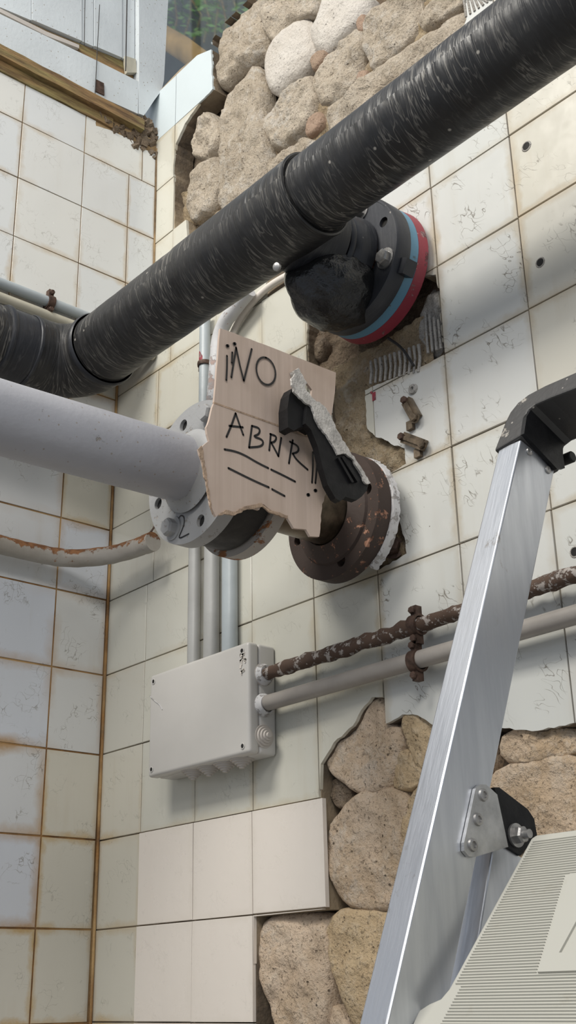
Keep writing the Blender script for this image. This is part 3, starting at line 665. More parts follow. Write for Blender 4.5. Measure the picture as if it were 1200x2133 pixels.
# crumpled black wrap under the branch
mb = MB(); vs = []; nu, nv = 56, 36
for j in range(nv+1):
    for i in range(nu):
        a = 2*math.pi*i/nu; b = math.pi*j/nv; q = Vector((math.sin(b)*math.cos(a), math.cos(b), math.sin(b)*math.sin(a)))
        c = Vector((XB-.004, -.105, ZF-.058)); w = 1+.10*noise.noise(q*1.7)-.10*abs(noise.noise(q*2.6+Vector((4, 0, 0))))
        vs.append(c+Vector((q.x*.066, q.y*.080, q.z*.062))*w)
mb.add(vs, [(j*nu+i, j*nu+(i+1) % nu, (j+1)*nu+(i+1) % nu, (j+1)*nu+i) for j in range(nv) for i in range(nu)])
wr = plain('crinkled_black_wrap', (.016, .016, .017), .22, 0, .2, 18, .006); fix(mb.build('plastic_wrap', wr, bp, True, math.radians(60)))
mb = MB(); pk = hit(565, 550, (0, YB-.05, 0), (0, 1, 0)); lathe(mb, pk+Vector((0, .012, 0)), (0.2, -1, -.3), [(0, .006), (.004, .006), (.006, .003), (.006, 0)], 16); mb.build('plug', M['steel'], bp, True)

# ================================================================ GREY STEEL PIPE, VALVE AND RUSTY WALL FLANGE
XC = .836; XG, ZG = .720, 2.250; RG = .0450; RFL = .1
gp = empty('steel_pipe', (XG, -.5, ZG), 'thick grey painted pipe from the left edge, ending in a bolted flange marked 2', 'pipe')
mb = MB(); tube(mb, seglin((XG+.001, -.318, ZG), (XG-.012, -1.9, ZG-.04), 40), RG, 48, True, .0006, 2); mb.build('pipe_section', M['grey_paint'], gp, True)
mb = MB(); lathe(mb, (XG, -.330, ZG), (0, -1, 0), [(0, .058), (.004, .052), (.010, .047), (.018, RG)], 48); mb.build('weld_bead', M['grey_paint_flange'], gp, True)
def fl_hole(n, ph): return [math.radians(ph+360/n*i) for i in range(n)]
yF = -.314
ring_with_holes('flange', (XG, yF, ZG), .040, RFL, .022, fl_hole(8, 15), .080, .0085, M['grey_paint_flange'], gp)
for a in (60, 150, 240, 330):
    hexbolt(gp, (XG+.080*math.cos(math.radians(a)), yF-.011, ZG+.080*math.sin(math.radians(a))), (0, -1, 0), .0125, .012, M['grey_paint_flange'])
for nm, par, cx_, cz_, yy, rh_, hs_ in (('bolt_hole_shade', gp, XG, ZG, yF-.004, .080, (15, 105, 195, 285)), ('bolt_hole_shade', bp, XB, ZF, yfl-.014, .086, (22.5, 112.5, 202.5, 292.5))):
    for a in hs_:
        mb = MB(); lathe(mb, (cx_+rh_*math.cos(math.radians(a)), yy, cz_+rh_*math.sin(math.radians(a))), (0, -1, 0), [(0, .0083), (.002, .0083), (.002, 0)], 16); mb.build(nm, M['hole'], par)  # near-black discs paint the shade inside the empty bolt holes
def stroke(mb, pts, w, h, P):                      # flat pen stroke as a thin ribbon, P(a, b, h)
    pts = [Vector(q) for q in pts]; L = []
    for i, q in enumerate(pts):
        d = pts[min(i+1, len(pts)-1)]-pts[max(i-1, 0)]; d = d/max(d.length, 1e-9); n = Vector((-d.y, d.x))*w/2; L.append((q+n, q-n))
    for i in range(len(L)-1):
        a, b = L[i]; c, d = L[i+1]; mb.add([P(*a, h), P(*b, h), P(*d, h), P(*c, h)], [(0, 1, 2, 3)])
    for q in (pts[0], pts[-1]):
        cc = circle(q, w/2, 8); mb.add([P(*k, h) for k in cc], [tuple(range(8))])
def smooth2(pts, k=2):
    p = [Vector(q) for q in pts]
    for _ in range(k):
        q = [p[0]]
        for a, b in zip(p, p[1:]): q += [a.lerp(b, .25), a.lerp(b, .75)]
        p = q+[p[-1]]
    return p
mb = MB(); two = [xz(*q, -yF+.011) for q in [(372, 1082), (377, 1073), (384, 1076), (385, 1090), (380, 1104), (371, 1124), (394, 1112)]]
stroke(mb, smooth2(two), .0018, .0118-yF, lambda a, b, h: Vector((a, -h, b))); mb.build('painted_numeral', M['ink'], gp)
bv = empty('butterfly_valve', (XG, -.26, ZG), 'black wafer valve clamped beside the grey flange, its lever poking through the cardboard', 'valve')
mb = MB(); lathe(mb, (XG, -.302, ZG), d_, [(0, .04), (0, .089), (.003, .092), (.052, .092), (.055, .089), (.055, .04)], 64); mb.build('valve_body', M['black_rubber'], bv, True)
ring_with_holes('rear_flange', (XG, -.236, ZG), .040, RFL, .020, fl_hole(8, 22.5), .080, .0085, M['rust_grey'], bv)
for a in (67.5, 157.5, 247.5, 337.5):
    c = (XG+.080*math.cos(math.radians(a)), ZG+.080*math.sin(math.radians(a)))
    hexbolt(bv, (c[0], -.226, c[1]), (0, 1, 0), .0125, .012, M['rust'], name='nut')
    mb = MB(); tube(mb, [(c[0], -.295, c[1]), (c[0], -.212, c[1])], .0075, 12); mb.build('stud', M['rust'], bv, True)
mb = MB(); _h = onX(632, 850, .838); tube(mb, [(XG+.06, -.27, ZG), (XG+.10, -.27, ZG), (XC-.006, _h.y, _h.z-.02), (XC-.004, _h.y, _h.z)], .009, 16); mb.build('valve_stem', M['steel_dark'], bv, True)
def px3(x, y, X): p = onX(x, y, X); return (p.y, p.z)
def PXf(a, b, h): return Vector((h, a, b))
def xplate(name, pts, h0, h1, mat, par, holes=(), X=None, jg=None):
    mb = MB(); q = [px3(*k, X or h1) for k in pts]
    if jg: q = jag(q, *jg)
    plate(mb, q, [[px3(*k, X or h1) for k in hh] for hh in holes], PXf, h0, h1); return fix(mb.build(name, mat, par))
xplate('lever_hub', [(600, 890), (599, 850), (603, 822), (610, 808), (625, 812), (645, 835), (662, 862), (664, 890), (655, 897), (640, 888), (625, 890), (612, 897)], .848, .866, M['black_plastic'], bv)
xplate('lever', [(640, 845), (664, 858), (694, 890), (720, 930), (745, 965), (768, 1008), (764, 1022), (754, 1034), (743, 1042), (720, 1035), (709, 1044), (699, 1038), (683, 1010), (673, 977), (662, 930), (648, 895), (636, 882)], .862, .872, M['black_plastic'], bv)
xplate('lever_rib', [(712, 952), (717, 949), (750, 1000), (745, 1004)], .872, .877, M['black_plastic'], bv)
xplate('lever_rib', [(704, 954), (708, 952), (738, 1004), (733, 1005)], .872, .876, M['black_plastic'], bv)
xplate('torn_sleeve', [(607, 788), (615, 778), (632, 785), (640, 815), (655, 832), (675, 845), (690, 866), (700, 892), (722, 928), (745, 963), (772, 1006), (762, 1007), (745, 975), (737, 958), (720, 945), (704, 947), (692, 925), (680, 905), (664, 885), (655, 862), (650, 848), (630, 832), (612, 815)], .8725, .8755, M['foil'], bv, jg=(.004, .0015, 3))
# rusty wall flange and neck
rf = empty('rusty_wall_flange', (XG, -.03, ZG), 'round rusted brown pipe flange fixed to the wall below the sandy mortar', 'flange')
ring_with_holes('flange_disc', (XG-.002, -.055, ZG+.002), .040, .0975, .026, fl_hole(4, 12), .078, .0085, M['rust'], rf)
mb = MB(); lathe(mb, (XG, -.068, ZG), (0, -1, 0), [(0, .074), (.004, .072), (.007, .062), (.012, .055), (.016, .048)], 56); mb.build('raised_hub', M['rust'], rf, True)
mb = MB(); lathe(mb, (XG, -.226, ZG), d_, [(0, .046), (.05, .046), (.10, .046), (.135, .0455), (.16, .047), (.186, .046)], 48); mb.build('pipe_neck', plain('stained_brassy_steel', (.22, .17, .12), .35, .75, .4, 18), rf, True)
mb = MB(); vs = []; ns = 60; A0, A1 = math.radians(-62), math.radians(75)
prof = []
for i in range(ns+1):
    a = A0+(A1-A0)*i/ns; j = .0018*noise.noise(Vector((i*.7, 0, 0)))
    prof.append([Vector((XG+(r+j)*math.cos(a), y+j, ZG-.001+(r+j)*math.sin(a))) for r, y in ((.088, -.042), (.099, -.041), (.100, -.029), (.088, -.028))])
for g in prof: vs += g
fs = [(i*4+k, i*4+(k+1) % 4, (i+1)*4+(k+1) % 4, (i+1)*4+k) for i in range(ns) for k in range(4)]+[(0, 1, 2, 3), (ns*4+3, ns*4+2, ns*4+1, ns*4)]
mb.add(vs, fs); fix(mb.build('gasket', M['gasket_white'], rf, True))
p = onR(822, 1140, -.005); hexbolt(rf, (p.x-.004, .004, p.z), (.5, -.6, 0), .013, .016, M['steel_dark'])
stone([(812, 1000), (826, 1040), (838, 1085), (848, 1090), (846, 1020), (838, 990)], .001, .008, M['tile_cream'], name='tile_shard', seed=41, rough=.0003, n=20, rings=4)

# ================================================================ CARDBOARD SIGN
cs = empty('cardboard_sign', (XC, -.31, 2.27), 'torn cardboard sign handwritten with a warning in black marker, hung on the valve lever', 'sign')
up_out = [(459, 684), (520, 706), (600, 737), (700, 776), (698, 815), (690, 868), (693, 926), (668, 918), (600, 893), (520, 864), (446, 838), (452, 765)]
lo_out = [(446, 840), (520, 866), (600, 895), (653, 914), (660, 940), (668, 985), (680, 1028), (671, 1050), (665, 1118), (646, 1117), (638, 1103), (612, 1100), (598, 1077), (570, 1066), (549, 1050), (540, 1062), (512, 1058), (488, 1070), (466, 1066), (450, 1076), (441, 1058), (432, 1010), (424, 970), (414, 935), (436, 918), (430, 890), (440, 858)]
hol_ = [(608, 778), (618, 768), (634, 790), (650, 812), (648, 835), (625, 820), (610, 806)]
xplate('upper_panel', up_out, XC-.0035, XC, M['card'], cs, holes=[hol_], jg=(.012, .0004, 2))
xplate('lower_panel', lo_out, XC-.0025, XC+.0012, M['card'], cs, jg=(.006, .0010, 4))
xplate('torn_flap', [(414, 935), (420, 928), (427, 962), (434, 1014), (444, 1072), (440, 1060), (430, 1010), (422, 972)], XC+.0005, XC+.0022, M['card_core'], cs, jg=(.004, .0016, 6))
xplate('torn_flap', [(612, 772), (622, 766), (640, 798), (634, 808), (618, 795)], XC+.001, XC+.009, M['foil'], cs, jg=(.003, .0010, 7))
xplate('fold_crease', [(446, 837), (600, 892), (692, 925), (692, 928), (600, 895.5), (446, 840.5)], XC-.001, XC+.0016, M['card_core'], cs)
xplate('torn_flap', [(452, 1076), (470, 1062), (490, 1066), (512, 1054), (545, 1048), (560, 1060), (600, 1074), (598, 1080), (560, 1066), (548, 1055), (512, 1062), (490, 1073), (468, 1070)], XC+.0008, XC+.003, M['card_core'], cs, jg=(.004, .0008, 8))
hx = XC+.0018
ink = None
def glyph(name, *strokes):
    global ink
    ink = MB()
    for a in strokes: pen(*a[:-1], **a[-1]) if isinstance(a[-1], dict) else pen(a)
    o = ink.build(name, M['ink'], cs); return o
def pen(pts, w=.0030, sm=True):
    q = [px3(*k, hx) for k in pts]; stroke(ink, smooth2(q) if sm and len(q) > 2 else q, w, hx, PXf)
def dot(x, y): return ([(x, y), (x+2.5, y-.8)], .0045, {})
def ln(*p): return (list(p), .0030, {'sm': False})
def cv(*p): return (list(p), .0030, {'sm': True})
glyph('exclamation_mark', dot(472.8, 720.8), cv((473, 741), (473, 765), (471.5, 792)))
glyph('exclamation_mark', dot(487.5, 716.5), cv((484, 734), (483.6, 745), (483, 756)))
glyph('letter', ln((482, 786), (486, 760), (492, 724)), ln((492, 724), (500, 762), (508, 793)), ln((508, 793), (517, 757), (524.5, 727)))
glyph('letter', ln(*[(554+20*math.sin(a/24*2*math.pi), 773-28*math.cos(a/24*2*math.pi)+6*math.sin(a/24*2*math.pi)) for a in range(25)]))
glyph('letter', ln((472, 910), (483, 884), (491, 861)), ln((491, 861), (499, 884), (507, 906)), ln((478, 887), (506, 890)))
glyph('letter', cv((525, 887), (522, 910), (519, 932)), cv((525, 887), (542, 892), (540, 905), (526, 909), (549, 916), (547, 930), (519, 932)))
glyph('letter', cv((564, 904), (563, 920), (561, 938)), cv((563, 904), (577, 909), (573, 920), (565, 922)), cv((565, 922), (573, 936), (580, 950)))
glyph('letter', dot(587, 900), cv((586, 912), (583, 930), (580, 950)))
glyph('letter', cv((610, 917), (606, 940), (602, 965)), cv((604, 920), (622, 929), (622, 941), (610, 945)), cv((610, 945), (618, 958), (641, 978)))
glyph('exclamation_mark', cv((652, 942), (652, 975), (650, 1005)), dot(641, 1031))
glyph('exclamation_mark', cv((662, 946), (660, 975), (657, 1006)), dot(656, 1022))
glyph('underline', cv((468, 936), (490, 940), (510, 948), (535, 963), (559, 975)))
glyph('underline', cv((565, 978), (590, 990), (615, 1003)))
glyph('underline', cv((476, 975), (510, 992), (535, 1004), (560, 1015)))
glyph('underline', cv((567, 1019), (580, 1026), (593, 1033)))


# ================================================================ CONDUITS, BOX, SMALL PIPES
def vpipe(name, pts, r, mat, label, group=None, offs=.016, wob=0.0, seg=20):
    P = [onR(x, y, offs) if not isinstance(x, Vector) else x for x, y in pts]
    o = empty(name, P[-1], label, 'pipe', group); mb = MB()
    q = []
    for a, b in zip(P, P[1:]): q += seglin(a, b, 10)[:-1]
    tube(mb, q+[P[-1]], r, seg, True, wob); mb.build('tube', mat, o, True); return o
BX0, BX1, BZ0, BZ1, BD = .237, .505, 1.938, 2.112, .056
def vline(x, z0, z1, off=.016): return [(Vector((x, -off, z0)), None), (Vector((x, -off, z1)), None)]
vpipe('conduit', vline(.333, 2.80, 2.40), .0105, M['pvc_cool'], 'pale grey conduit left of the cardboard sign, with the red patch and clamp')
vpipe('conduit', vline(.308, 2.40, BZ1-.005), .0108, M['pvc'], 'leftmost of the three grey conduits entering the top of the junction box', 'conduits into the junction box')
vpipe('conduit', vline(.358, 2.60, BZ1-.005), .0135, M['pvc'], 'middle of the three grey conduits entering the top of the junction box', 'conduits into the junction box')
vpipe('conduit', vline(.407, 2.60, BZ1-.005, .015), .0135, M['pvc_cool'], 'rightmost of the three grey conduits entering the top of the junction box', 'conduits into the junction box')
arc = [onR(*q, .031) for q in [(520, 605), (505, 622), (488, 645), (470, 668), (457, 695), (452, 740), (448, 800), (444, 850)]]
o = empty('bent_conduit', arc[-1], 'weathered grey and white bent conduit dropping behind the left edge of the cardboard', 'pipe'); mb = MB(); tube(mb, smooth2(arc), .0135, 20, True, .0008)
b_ = mb.build('tube', M['pvc_white'], o, True)
# white hose arc behind the tee
arc = smooth2([onR(*q, .008).to_2d().to_3d() if False else onR(*q, .008) for q in [(628, 560), (590, 578), (558, 598), (530, 625), (508, 652), (490, 682), (478, 715), (470, 760), (465, 800)]], 2)
o = empty('white_hose', arc[-1], 'thin off-white hose curving down the tiles under the black tee', 'hose'); mb = MB(); tube(mb, arc, .0065, 14); mb.build('tube', M['tile_new'], o, True)
# red patch with clamp
o = empty('pipe_clamp', (.333, -.016, 2.69), 'rusty clamp with red paint on the pale conduit left of the sign', 'clamp')
zc = onR(428, 757, .016).z
mb = MB(); lathe(mb, (.333, -.016, zc-.005), (0, 0, 1), [(0, .0110), (0, .0135), (.004, .0140), (.008, .0135), (.008, .0110)], 24); mb.build('band', M['steel_dark'], o, True)
mb = MB(); mb.box((.320, -.012, zc-.003), (.004, .006, .007)); mb.build('lug', M['steel_dark'], o)
mb = MB(); v0 = []; n = 14
for j, z in enumerate((zc+.004, zc+.012, zc+.022, zc+.034)):
    for i in range(n): a = math.radians(170+(130 if j < 2 else (100 if j == 2 else 55))*i/(n-1)); v0.append(Vector((.333+.0109*math.cos(a), -.016+.0109*math.sin(a), z)))
mb.add(v0, [(j*n+i, j*n+i+1, (j+1)*n+i+1, (j+1)*n+i) for j in range(3) for i in range(n-1)]); mb.build('red_paint_patch', M['red_paint'], o, True)
# junction box
jb = empty('junction_box', ((BX0+BX1)/2, 0, BZ0), 'grey-white plastic junction box on the tiles under the flanges', 'junction box')
def rbox(name, x0, x1, y0, y1, z0, z1, r, mat, par, seg=4):
    me = bpy.data.meshes.new(name); bm = bmesh.new(); bmesh.ops.create_cube(bm, size=1)
    for v in bm.verts: v.co = Vector((x0+(v.co.x+.5)*(x1-x0), y0+(v.co.y+.5)*(y1-y0), z0+(v.co.z+.5)*(z1-z0)))-wloc(par)
    bmesh.ops.bevel(bm, geom=bm.edges[:], offset=r, segments=seg, profile=.5, affect='EDGES')
    bm.to_mesh(me); bm.free(); me.materials.append(mat)
    for p in me.polygons: p.use_smooth = True
    me.set_sharp_from_angle(angle=math.radians(35)); o = bpy.data.objects.new(name, me); COL.objects.link(o); o.parent = par; return o
rbox('box_body', BX0+.0006, BX1+.0006, -BD+.0208, -.0008, BZ0+.0004, BZ1-.0004, .005, M['box'], jb)
rbox('lid', BX0, BX1+.001, -BD, -BD+.0215, BZ0, BZ1, .006, M['box'], jb)
for sx in (BX0+.012, BX1-.014):
    for sz in (BZ0+.012, BZ1-.013):
        mb = MB(); lathe(mb, (sx, -BD-.0004, sz), (0, -1, 0), [(0, .0052), (.0008, .0048), (.0009, .0036), (-.0, .0034)], 20); mb.build('screw_boss', M['box'], jb, True)
        mb = MB(); lathe(mb, (sx, -BD-.0002, sz), (0, -1, 0), [(0, .0035), (.0004, .0035), (.0005, 0)], 16); mb.build('screw', M['hole'], jb, True)
def grommet(o, d, r):
    mb = MB(); pf = [(0, r*1.0)]; t = 0
    for k in range(5):
        rr_ = r*(1-.19*k); pf += [(t, rr_), (t+.0030, rr_-.0006), (t+.0032, r*(1-.19*(k+1))+.0006)]; t += .0030
    pf += [(t, 0)]; lathe(mb, o, d, pf, 28); return mb.build('grommet', M['rubber_pale'], jb, True)
for z in (2.062, 2.014, 1.966): grommet((BX1-.0012, -.026, z), (1, 0, 0), .0185)
for x in (.330, .372, .414, .456): grommet((x, -.030, BZ0+.0012), (0, 0, -1), .0195)
mb = MB(); rr = random.Random(5)
for k in range(26): c = Vector((BX1-.012+rr.uniform(-.006, .006), -BD-.0004, BZ1-.018-rr.uniform(0, .045)*rr.random())); mb.box(c, (.0022*rr.random()+.0006, .0008, .0022*rr.random()+.0006), tuple(Matrix.Rotation(rr.random()*3, 3, 'Y').col))
o = mb.build('plaster_splatter', M['tile_new'], jb); o['kind'] = 'stuff'
mb = MB(); c = [onR(*q, BD+.0006) for q in [(312, 1450), (322, 1460), (333, 1468), (338, 1478)]]; tube(mb, smooth2([(q.x, q.y, q.z) for q in c]), .0008, 6); mb.build('scratch', M['gasket_white'], jb, True)
# horizontal pipes from the box
o = empty('rusty_conduit', (.9, -.026, 2.062), 'thin rusted conduit with flaking white crust running right from the top of the box', 'pipe')
mb = MB(); tube(mb, seglin((BX1+.002, -.026, 2.062), (1.7, -.026, 2.064), 150), .0108, 16, True, .004, 3); mb.build('tube', M['rust_pipe'], o, True)
mb = MB(); lathe(mb, (BX1+.001, -.026, 2.062), (1, 0, 0), [(0, .0175), (.003, .017), (.006, .0145), (.010, .0135), (.010, .010)], 24); mb.build('sealant_collar', M['gasket_white'], o, True)
o = empty('grey_conduit', (.9, -.026, 2.0135), 'smooth warm grey conduit running right from the box below the rusted one', 'pipe')
mb = MB(); tube(mb, seglin((BX1+.002, -.026, 2.016), (1.7, -.026, 2.012), 20), .0122, 24); mb.build('tube', M['pvc_warm'], o, True)
mb = MB(); lathe(mb, (BX1+.001, -.026, 2.014), (1, 0, 0), [(0, .0185), (.003, .018), (.006, .0150), (.010, .0140), (.010, .012)], 24); mb.build('sealant_collar', M['gasket_white'], o, True)
def clamp(loc, r, axis, label, lug_up, grp=None, mat='steel_dark'):
    o = empty('pipe_clamp', loc, label, 'clamp', grp); a = Vector(axis)
    mb = MB(); lathe(mb, Vector(loc)-a*.007, a, [(0, r), (0, r+.0035), (.014, r+.0035), (.014, r)], 24); mb.build('band', M[mat], o, True)
    for s in (1, -1):
        c = Vector(loc)+Vector((0, 0, 1))*s*(r+.008); mb = MB(); mb.box(c, (.005 if a.x else .006, .006 if a.x else .005, .007)); mb.build('lug', M[mat], o)
        side = Vector((0, -1, 0)) if a.x else Vector((1, 0, 0))
        hexbolt(o, c+side*.006, side, .0052, .004, M[mat], name='screw', washer=False)
    return o
xc = onR(868, 1292, .026).x
clamp((xc, -.026, 2.063), .0118, (1, 0, 0), 'rusty clamp holding the crusted conduit left of the ladder, upper of a pair', 1)
clamp((xc-.004, -.026, 2.0135), .0126, (1, 0, 0), 'rusty clamp holding the smooth grey conduit left of the ladder, lower of a pair', 1)
# conduits on the upper left wall
def lconduit(y0px, r, mat, label, off, v=None):
    u, v = onL(0, y0px); v -= .0; o = empty('conduit', PL(.3, v, off, True), label, 'pipe'); mb = MB()
    tube(mb, seglin(PL(.9, v+.002, off, True), PL(.004, v, off, True), 20), r, 18); mb.build('tube', mat, o, True); return v
v1_ = lconduit(599, .0103, M['pvc_cool'], 'grey conduit high on the left wall, upper of two, held by a rusty clip', .0125)
v2_ = lconduit(627, .0095, M['pvc_beige'], 'beige pipe high on the left wall just beneath the grey conduit', .0105)
u_, _ = onL(96, 637); clamp(PL(u_, v1_, .0125, True), .0108, (0, 1, 0), 'rusty clip around the grey conduit on the left wall', 1)
# curved rusty pipe in the corner
zc = 2.3640; path = [Vector((.050, -1.3, zc+.012)), Vector((.045, -.6, zc+.003)), Vector((.043, -.26, zc)), Vector((.043, -.19, zc)), Vector((.052, -.125, zc)), Vector((.085, -.090, zc)), Vector((.128, -.066, zc)), Vector((.175, -.054, zc)), Vector((.224, -.049, zc))]
path = smooth2(path, 3)
o = empty('curved_pipe', (.05, -.2, zc), 'old curved pipe with rust along its top, bending round the wall corner', 'pipe'); mb = MB(); tube(mb, path, .0172, 24, True, .0014, 8); mb.build('tube', M['rust_top'], o, True)
mb = MB(); tube(mb, [(.205, -.051, zc), (.226, -.049, zc)], .0182, 24); mb.build('end_collar', M['rust_top'], o, True)
mb = MB(); pts = smooth2([Vector((.224, -.055, zc+.016)), onR(322, 1098, .05), onR(330, 1075, .04), onR(325, 1062, .03)]); tube(mb, pts, .0018, 8); mb.build('tie_wire', M['steel_dark'], o, True)
# bits left on the tiles: brackets, washer, wall plugs
def bracket(pts, label, mat='bronze'):
    P = [onR(*q, .006) for q in pts]; o = empty('bent_bracket', P[0], label, 'bracket'); mb = MB()
    d = (P[1]-P[0]).normalized(); n_ = Vector((0, -1, 0)); w = d.cross(n_).normalized()
    mb.box((P[0]+P[1])/2, ((P[1]-P[0]).length/2, .0085, .0045), (d, w, n_)); mb.box((P[0]+P[1])/2+n_*.004, ((P[1]-P[0]).length/2*.9, .003, .003), (d, w, n_)); mb.build('strap', M[mat], o)
    hexbolt(o, P[0]+n_*.002, n_, .006, .006, M['steel_dark'], name='screw', washer=False); hexbolt(o, P[1]+n_*.002, n_, .006, .005, M[mat], name='screw')
    mb = MB(); q = onR(*pts[2], .003); mb.box(q, (.006, .004, .007)); mb.build('foot', M[mat], o); return o
bracket([(848, 836), (868, 872), (856, 887)], 'small bent metal bracket screwed to the broken tile, upper of two')
bracket([(842, 912), (884, 928), (872, 944)], 'small bent metal bracket screwed to the broken tile, lower of two')
o = empty('washer', onR(862, 811, .002), 'small round washer stuck on the broken tile above the brackets', 'washer'); mb = MB(); lathe(mb, onR(862, 811, .0), (0, -1, 0), [(0, .0085), (.004, .0075), (.0045, .0035), (.001, .003)], 20); mb.build('ring', M['cement'], o, True)
for (x, y, r, lab) in ((1097, 305, .0065, 'dark empty wall plug hole high on the right tiles, topmost'), (1126, 547, .0062, 'dark wall plug with a rusty rim on the right tiles, below the other'), (1198, 1150, .006, 'dark wall plug at the right edge just above the rusted conduit'), (319, 1067, .0062, 'dark hole in the tiles left of the grey flange, a wire hanging from it')):
    c = onR(x, y, 0); o = empty('wall_plug', c, lab, 'wall plug'); mb = MB(); lathe(mb, c, (0, -1, 0), [(0, r*1.35), (.0012, r*1.2), (.0014, r), (.0006, r*.9)], 20); mb.build('rim', M['cement'], o, True)
    mb = MB(); lathe(mb, c, (0, -1, 0), [(0, r*.95), (.0009, r*.95), (.0009, 0)], 20); mb.build('socket', M['hole'], o, True)  # flat near-black disc painted in as the shade of the hole
c = onR(780, 826, 0); mb = MB(); mb.box(c+Vector((0, -.001, 0)), (.0035, .0005, .007)); mb.box(c+Vector((-.005, -.001, .009)), (.0018, .0005, .002)); tag(mb.build('paint_spot', M['red_paint']), 'tiny dark red paint spot on the broken tile by the mortar', 'paint')
# loose cable end and slate shard below the black flange
c = [onR(*q, .012) for q in [(808, 704), (838, 724), (862, 762)]]; mb = MB(); tube(mb, smooth2(c), .0022, 8); tag(mb.build('wire', M['black_rubber'], None, True), 'short dark wire sticking out of the wall below the black flange', 'wire')

# ================================================================ STEPLADDER
XL = 1.204
ld = empty('stepladder', (XL+.2, -.9, .45), 'aluminium stepladder with black plastic top bow and cream ribbed platform', 'ladder')
A = Vector((XL, *px3(1085, 915, XL))); B = Vector((XL, *px3(806, 2133, XL))); dR = (A-B).normalized()
wR = Vector((0, dR.z, -dR.y))                       # across the rail, towards the wall
ex = Vector((1, 0, 0)); TW, TT = .060, .030
q = Vector((XL, *px3(1051, 1500, XL))); TW = (q-A).dot(wR)
def rail(x0, name='rail'):
    L = (A.z-.46)/dR.z; s = x0-XL; mb = MB(); ctr = A+ex*(s-TT/2)+wR*TW/2-dR*L/2
    cut = Vector((XL, *px3(1158, 975, XL))); lo = (cut-A).dot(dR)                # slanted top cut
    vs = []
    for (a, b_) in ((0, 0), (-TT, 0), (-TT, TW), (0, TW)):
        vs.append(A+ex*(s+a)+wR*b_+dR*(lo*b_/TW))
    for (a, b_) in ((0, 0), (-TT, 0), (-TT, TW), (0, TW)):
        vs.append(A+ex*(s+a)+wR*b_-dR*(L))
    mb.add(vs, [(0, 1, 2, 3), (7, 6, 5, 4), (0, 4, 5, 1), (1, 5, 6, 2), (2, 6, 7, 3), (3, 7, 4, 0)]); o = fix(mb.build(name, M['alu'], ld))
    m = o.modifiers.new('bevel', 'BEVEL'); m.width = .0018; m.segments = 3; return o
rail(XL); rail(XL+.46)
for p_ in ((1102, 941), (1141, 979)):
    c = Vector((XL+.0002, *px3(*p_, XL))); mb = MB(); lathe(mb, c, ex, [(0, .0045), (.0015, .004), (.0018, .002), (.0008, .0015), (.0008, 0)], 16); mb.build('rivet', M['steel'], ld, True)
# black bow handle over the rails
nb = dR.cross(ex).normalized()
if nb.y > 0: nb = -nb
def bowpt(x, y):
    p = hit(x, y, A, nb); return ((p-A).x, (p-A).dot(dR))
outer = [(1049, 910), (1056, 882), (1066, 862), (1082, 842), (1104, 825), (1140, 806), (1200, 780), (1280, 744)]
inner = [(1280, 776), (1200, 813), (1150, 832), (1118, 846), (1103, 858), (1097, 875), (1092, 904)]
def PB(a, b, h): return A+ex*a+dR*b+nb*h
mb = MB(); ob = [bowpt(*q) for q in outer]; ib = [bowpt(*q) for q in inner]
ob[0] = (-TT-.003, -.004); ib[-1] = (.003, .003)
mirror = XL+.46; cxm = (.46-TT)/2
full = ob[:-1]+[(2*cxm-a, b) for a, b in reversed(ob[:-1])]+[(2*cxm-a, b) for a, b in reversed(ib[1:])]+ib[1:]
plate(mb, full, [], PB, -TW-.004, .003)
o = fix(mb.build('top_bow', M['black_worn'], ld)); m = o.modifiers.new('bevel', 'BEVEL'); m.width = .002; m.segments = 2
side = [(1092, 903), (1097, 868), (1108, 850), (1150, 830), (1215, 812), (1215, 880), (1196, 895), (1180, 912), (1173, 935), (1173, 948), (1177, 975), (1161, 977)]
xplate('handle_side', side, XL+.001, XL+.006, M['black_plastic'], ld)
c = Vector((XL-.006, *px3(1183, 955, XL))); mb = MB(); lathe(mb, c, ex, [(0, 0), (0, .0065), (.012, .0065), (.013, .0055), (.013, 0)], 20); mb.build('knob', M['black_plastic'], ld, True)
# bracket plate, black hinge plate, bolt
pl_ = [(1000, 1634), (1012, 1634), (1022, 1642), (1036, 1655), (1059, 1764), (990, 1785), (977, 1784), (967, 1772), (967, 1755), (991, 1642)]
xplate('hinge_plate', pl_, XL+.0005, XL+.004, M['alu_plate'], ld, X=XL+.004)
for p_ in ((1006, 1656), (995, 1707), (984, 1760)):
    c = Vector((XL+.004, *px3(*p_, XL+.004))); mb = MB(); lathe(mb, c, ex, [(0, .0058), (.002, .0052), (.0024, .003), (.001, .0026), (.001, 0)], 20); mb.build('rivet', M['steel'], ld, True)
xplate('pivot_plate', [(1030, 1640), (1040, 1640), (1100, 1686), (1113, 1706), (1119, 1740), (1085, 1782), (1058, 1765)], XL-.006, XL-.001, M['black_plastic'], ld, X=XL-.001)
c = Vector((XL-.001, *px3(1076, 1740, XL))); hexbolt(ld, c, ex, .0078, .008, M['steel'], name='pivot_bolt')
mb = MB(); tube(mb, [c, c+ex*.016], .004, 14); mb.build('bolt_end', M['steel'], ld, True)
# rear leg
a = Vector((XL-.004, *px3(1026, 1770, XL-.004))); b = Vector((XL-.004, *px3(1000, 1935, XL-.004))); d2 = (a-b).normalized(); w2_ = Vector((0, d2.z, -d2.y)); L = (a.z-.46)/d2.z
for s in (0, .46-.0):
    mb = MB(); mb.box(a+ex*(s-.013)+w2_*.02-d2*(L/2-.008), (.013, .020, L/2+.002), (ex, w2_, d2)); o = fix(mb.build('rear_leg', M['alu'], ld)); m = o.modifiers.new('bevel', 'BEVEL'); m.width = .0015; m.segments = 2
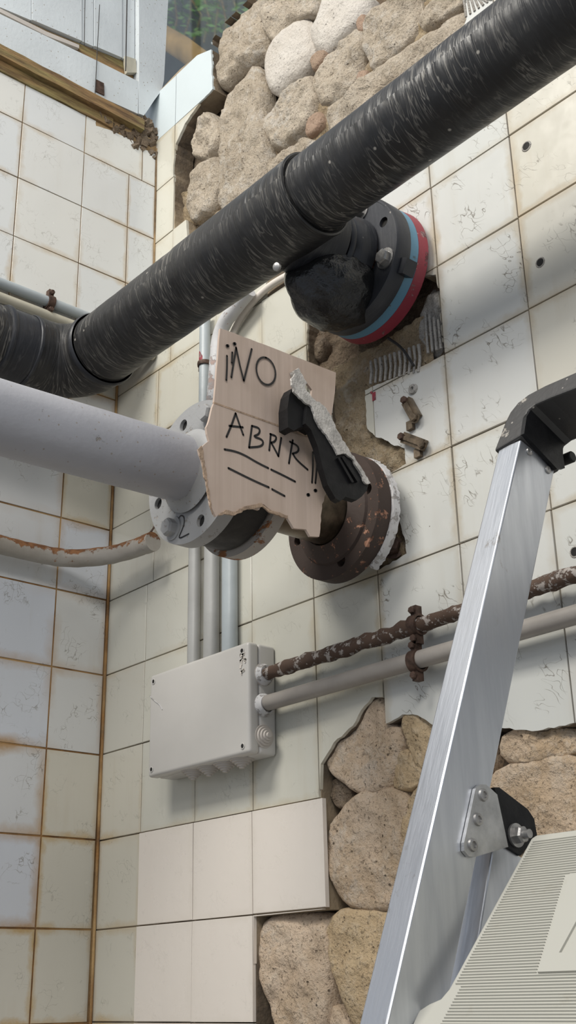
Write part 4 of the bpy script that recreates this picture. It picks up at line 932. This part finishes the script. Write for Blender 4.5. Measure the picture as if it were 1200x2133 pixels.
# ribbed platform
XP = 1.222; pA = Vector((XP, *px3(1110, 1740, XP))); pB = Vector((XP, *px3(935, 2060, XP))); dP = (pB-pA).normalized(); nP = dP.cross(ex).normalized()
if nP.dot(CP-pA) < 0: nP = -nP
def plc(x, y): p = hit(x, y, pA, nP); return ((p-pA).x, (p-pA).dot(dP))
def PP(a, b, h): return pA+ex*a+dP*b+nP*h
mb = MB(); Wd = .40; l1 = plc(935, 2060); l2 = plc(918, 2080); l3 = plc(895, 2090); l4 = plc(872, 2105); l5 = plc(856, 2140); Ld = .30
pts = [(0.004, 0), (0, .004), (l1[0], l1[1]), l2, l3, l4, l5, (l5[0], Ld), (2*.2-l5[0]+.02, Ld), (Wd-l5[0], l5[1]), (Wd, l1[1]), (Wd, .004), (Wd-.004, 0)]
plate(mb, pts, [], PP, -.016, 0); o = fix(mb.build('platform', M['ladder_step'], ld)); m = o.modifiers.new('bevel', 'BEVEL'); m.width = .0015; m.segments = 2
rb = MB(); k = .008
e1 = plc(1122, 2028); e2 = plc(1171, 1860); e3 = plc(1167, 1988)
y = .010
while y < .27:
    def seg_(x0, x1): 
        if x1 > x0+.004: rb.add([PP(x0, y-.00045, 0), PP(x1, y-.00045, 0), PP(x1, y, .0012), PP(x0, y, .0012), PP(x1, y+.00045, 0), PP(x0, y+.00045, 0)], [(0, 1, 2, 3), (3, 2, 4, 5)])
    xl = .005 if y < l1[1]-.004 else .012
    if e2[1]-.02 < y < e1[1]: 
        t = (y-e2[1])/(e1[1]-e2[1]); xm = e2[0]+(e1[0]-e2[0])*t; seg_(xl, xm-.002); seg_(Wd-xm+.002, Wd-.005)
    else: seg_(xl, Wd-.005)
    y += .0030
o = rb.build('anti_slip_ribs', M['ladder_step'], ld); o['kind'] = 'stuff'
mb = MB(); plate(mb, [(e2[0], e2[1]-.02), (Wd-e2[0], e2[1]-.02), (Wd-e1[0], e1[1]), (e1[0], e1[1])], [[(e3[0]+.003, e2[1]+.02), (Wd-e3[0]-.003, e2[1]+.02), (Wd-e3[0]-.002, e3[1]), (e3[0], e3[1])]], PP, 0, .0018); fix(mb.build('moulded_frame', M['ladder_step'], ld))
c = PP(l4[0]+.002, l4[1]+.018, -.016); mb = MB(); tube(mb, [c-ex*.02, c+ex*.005], .010, 16); mb.build('pivot_pin', M['black_rubber'], ld, True)
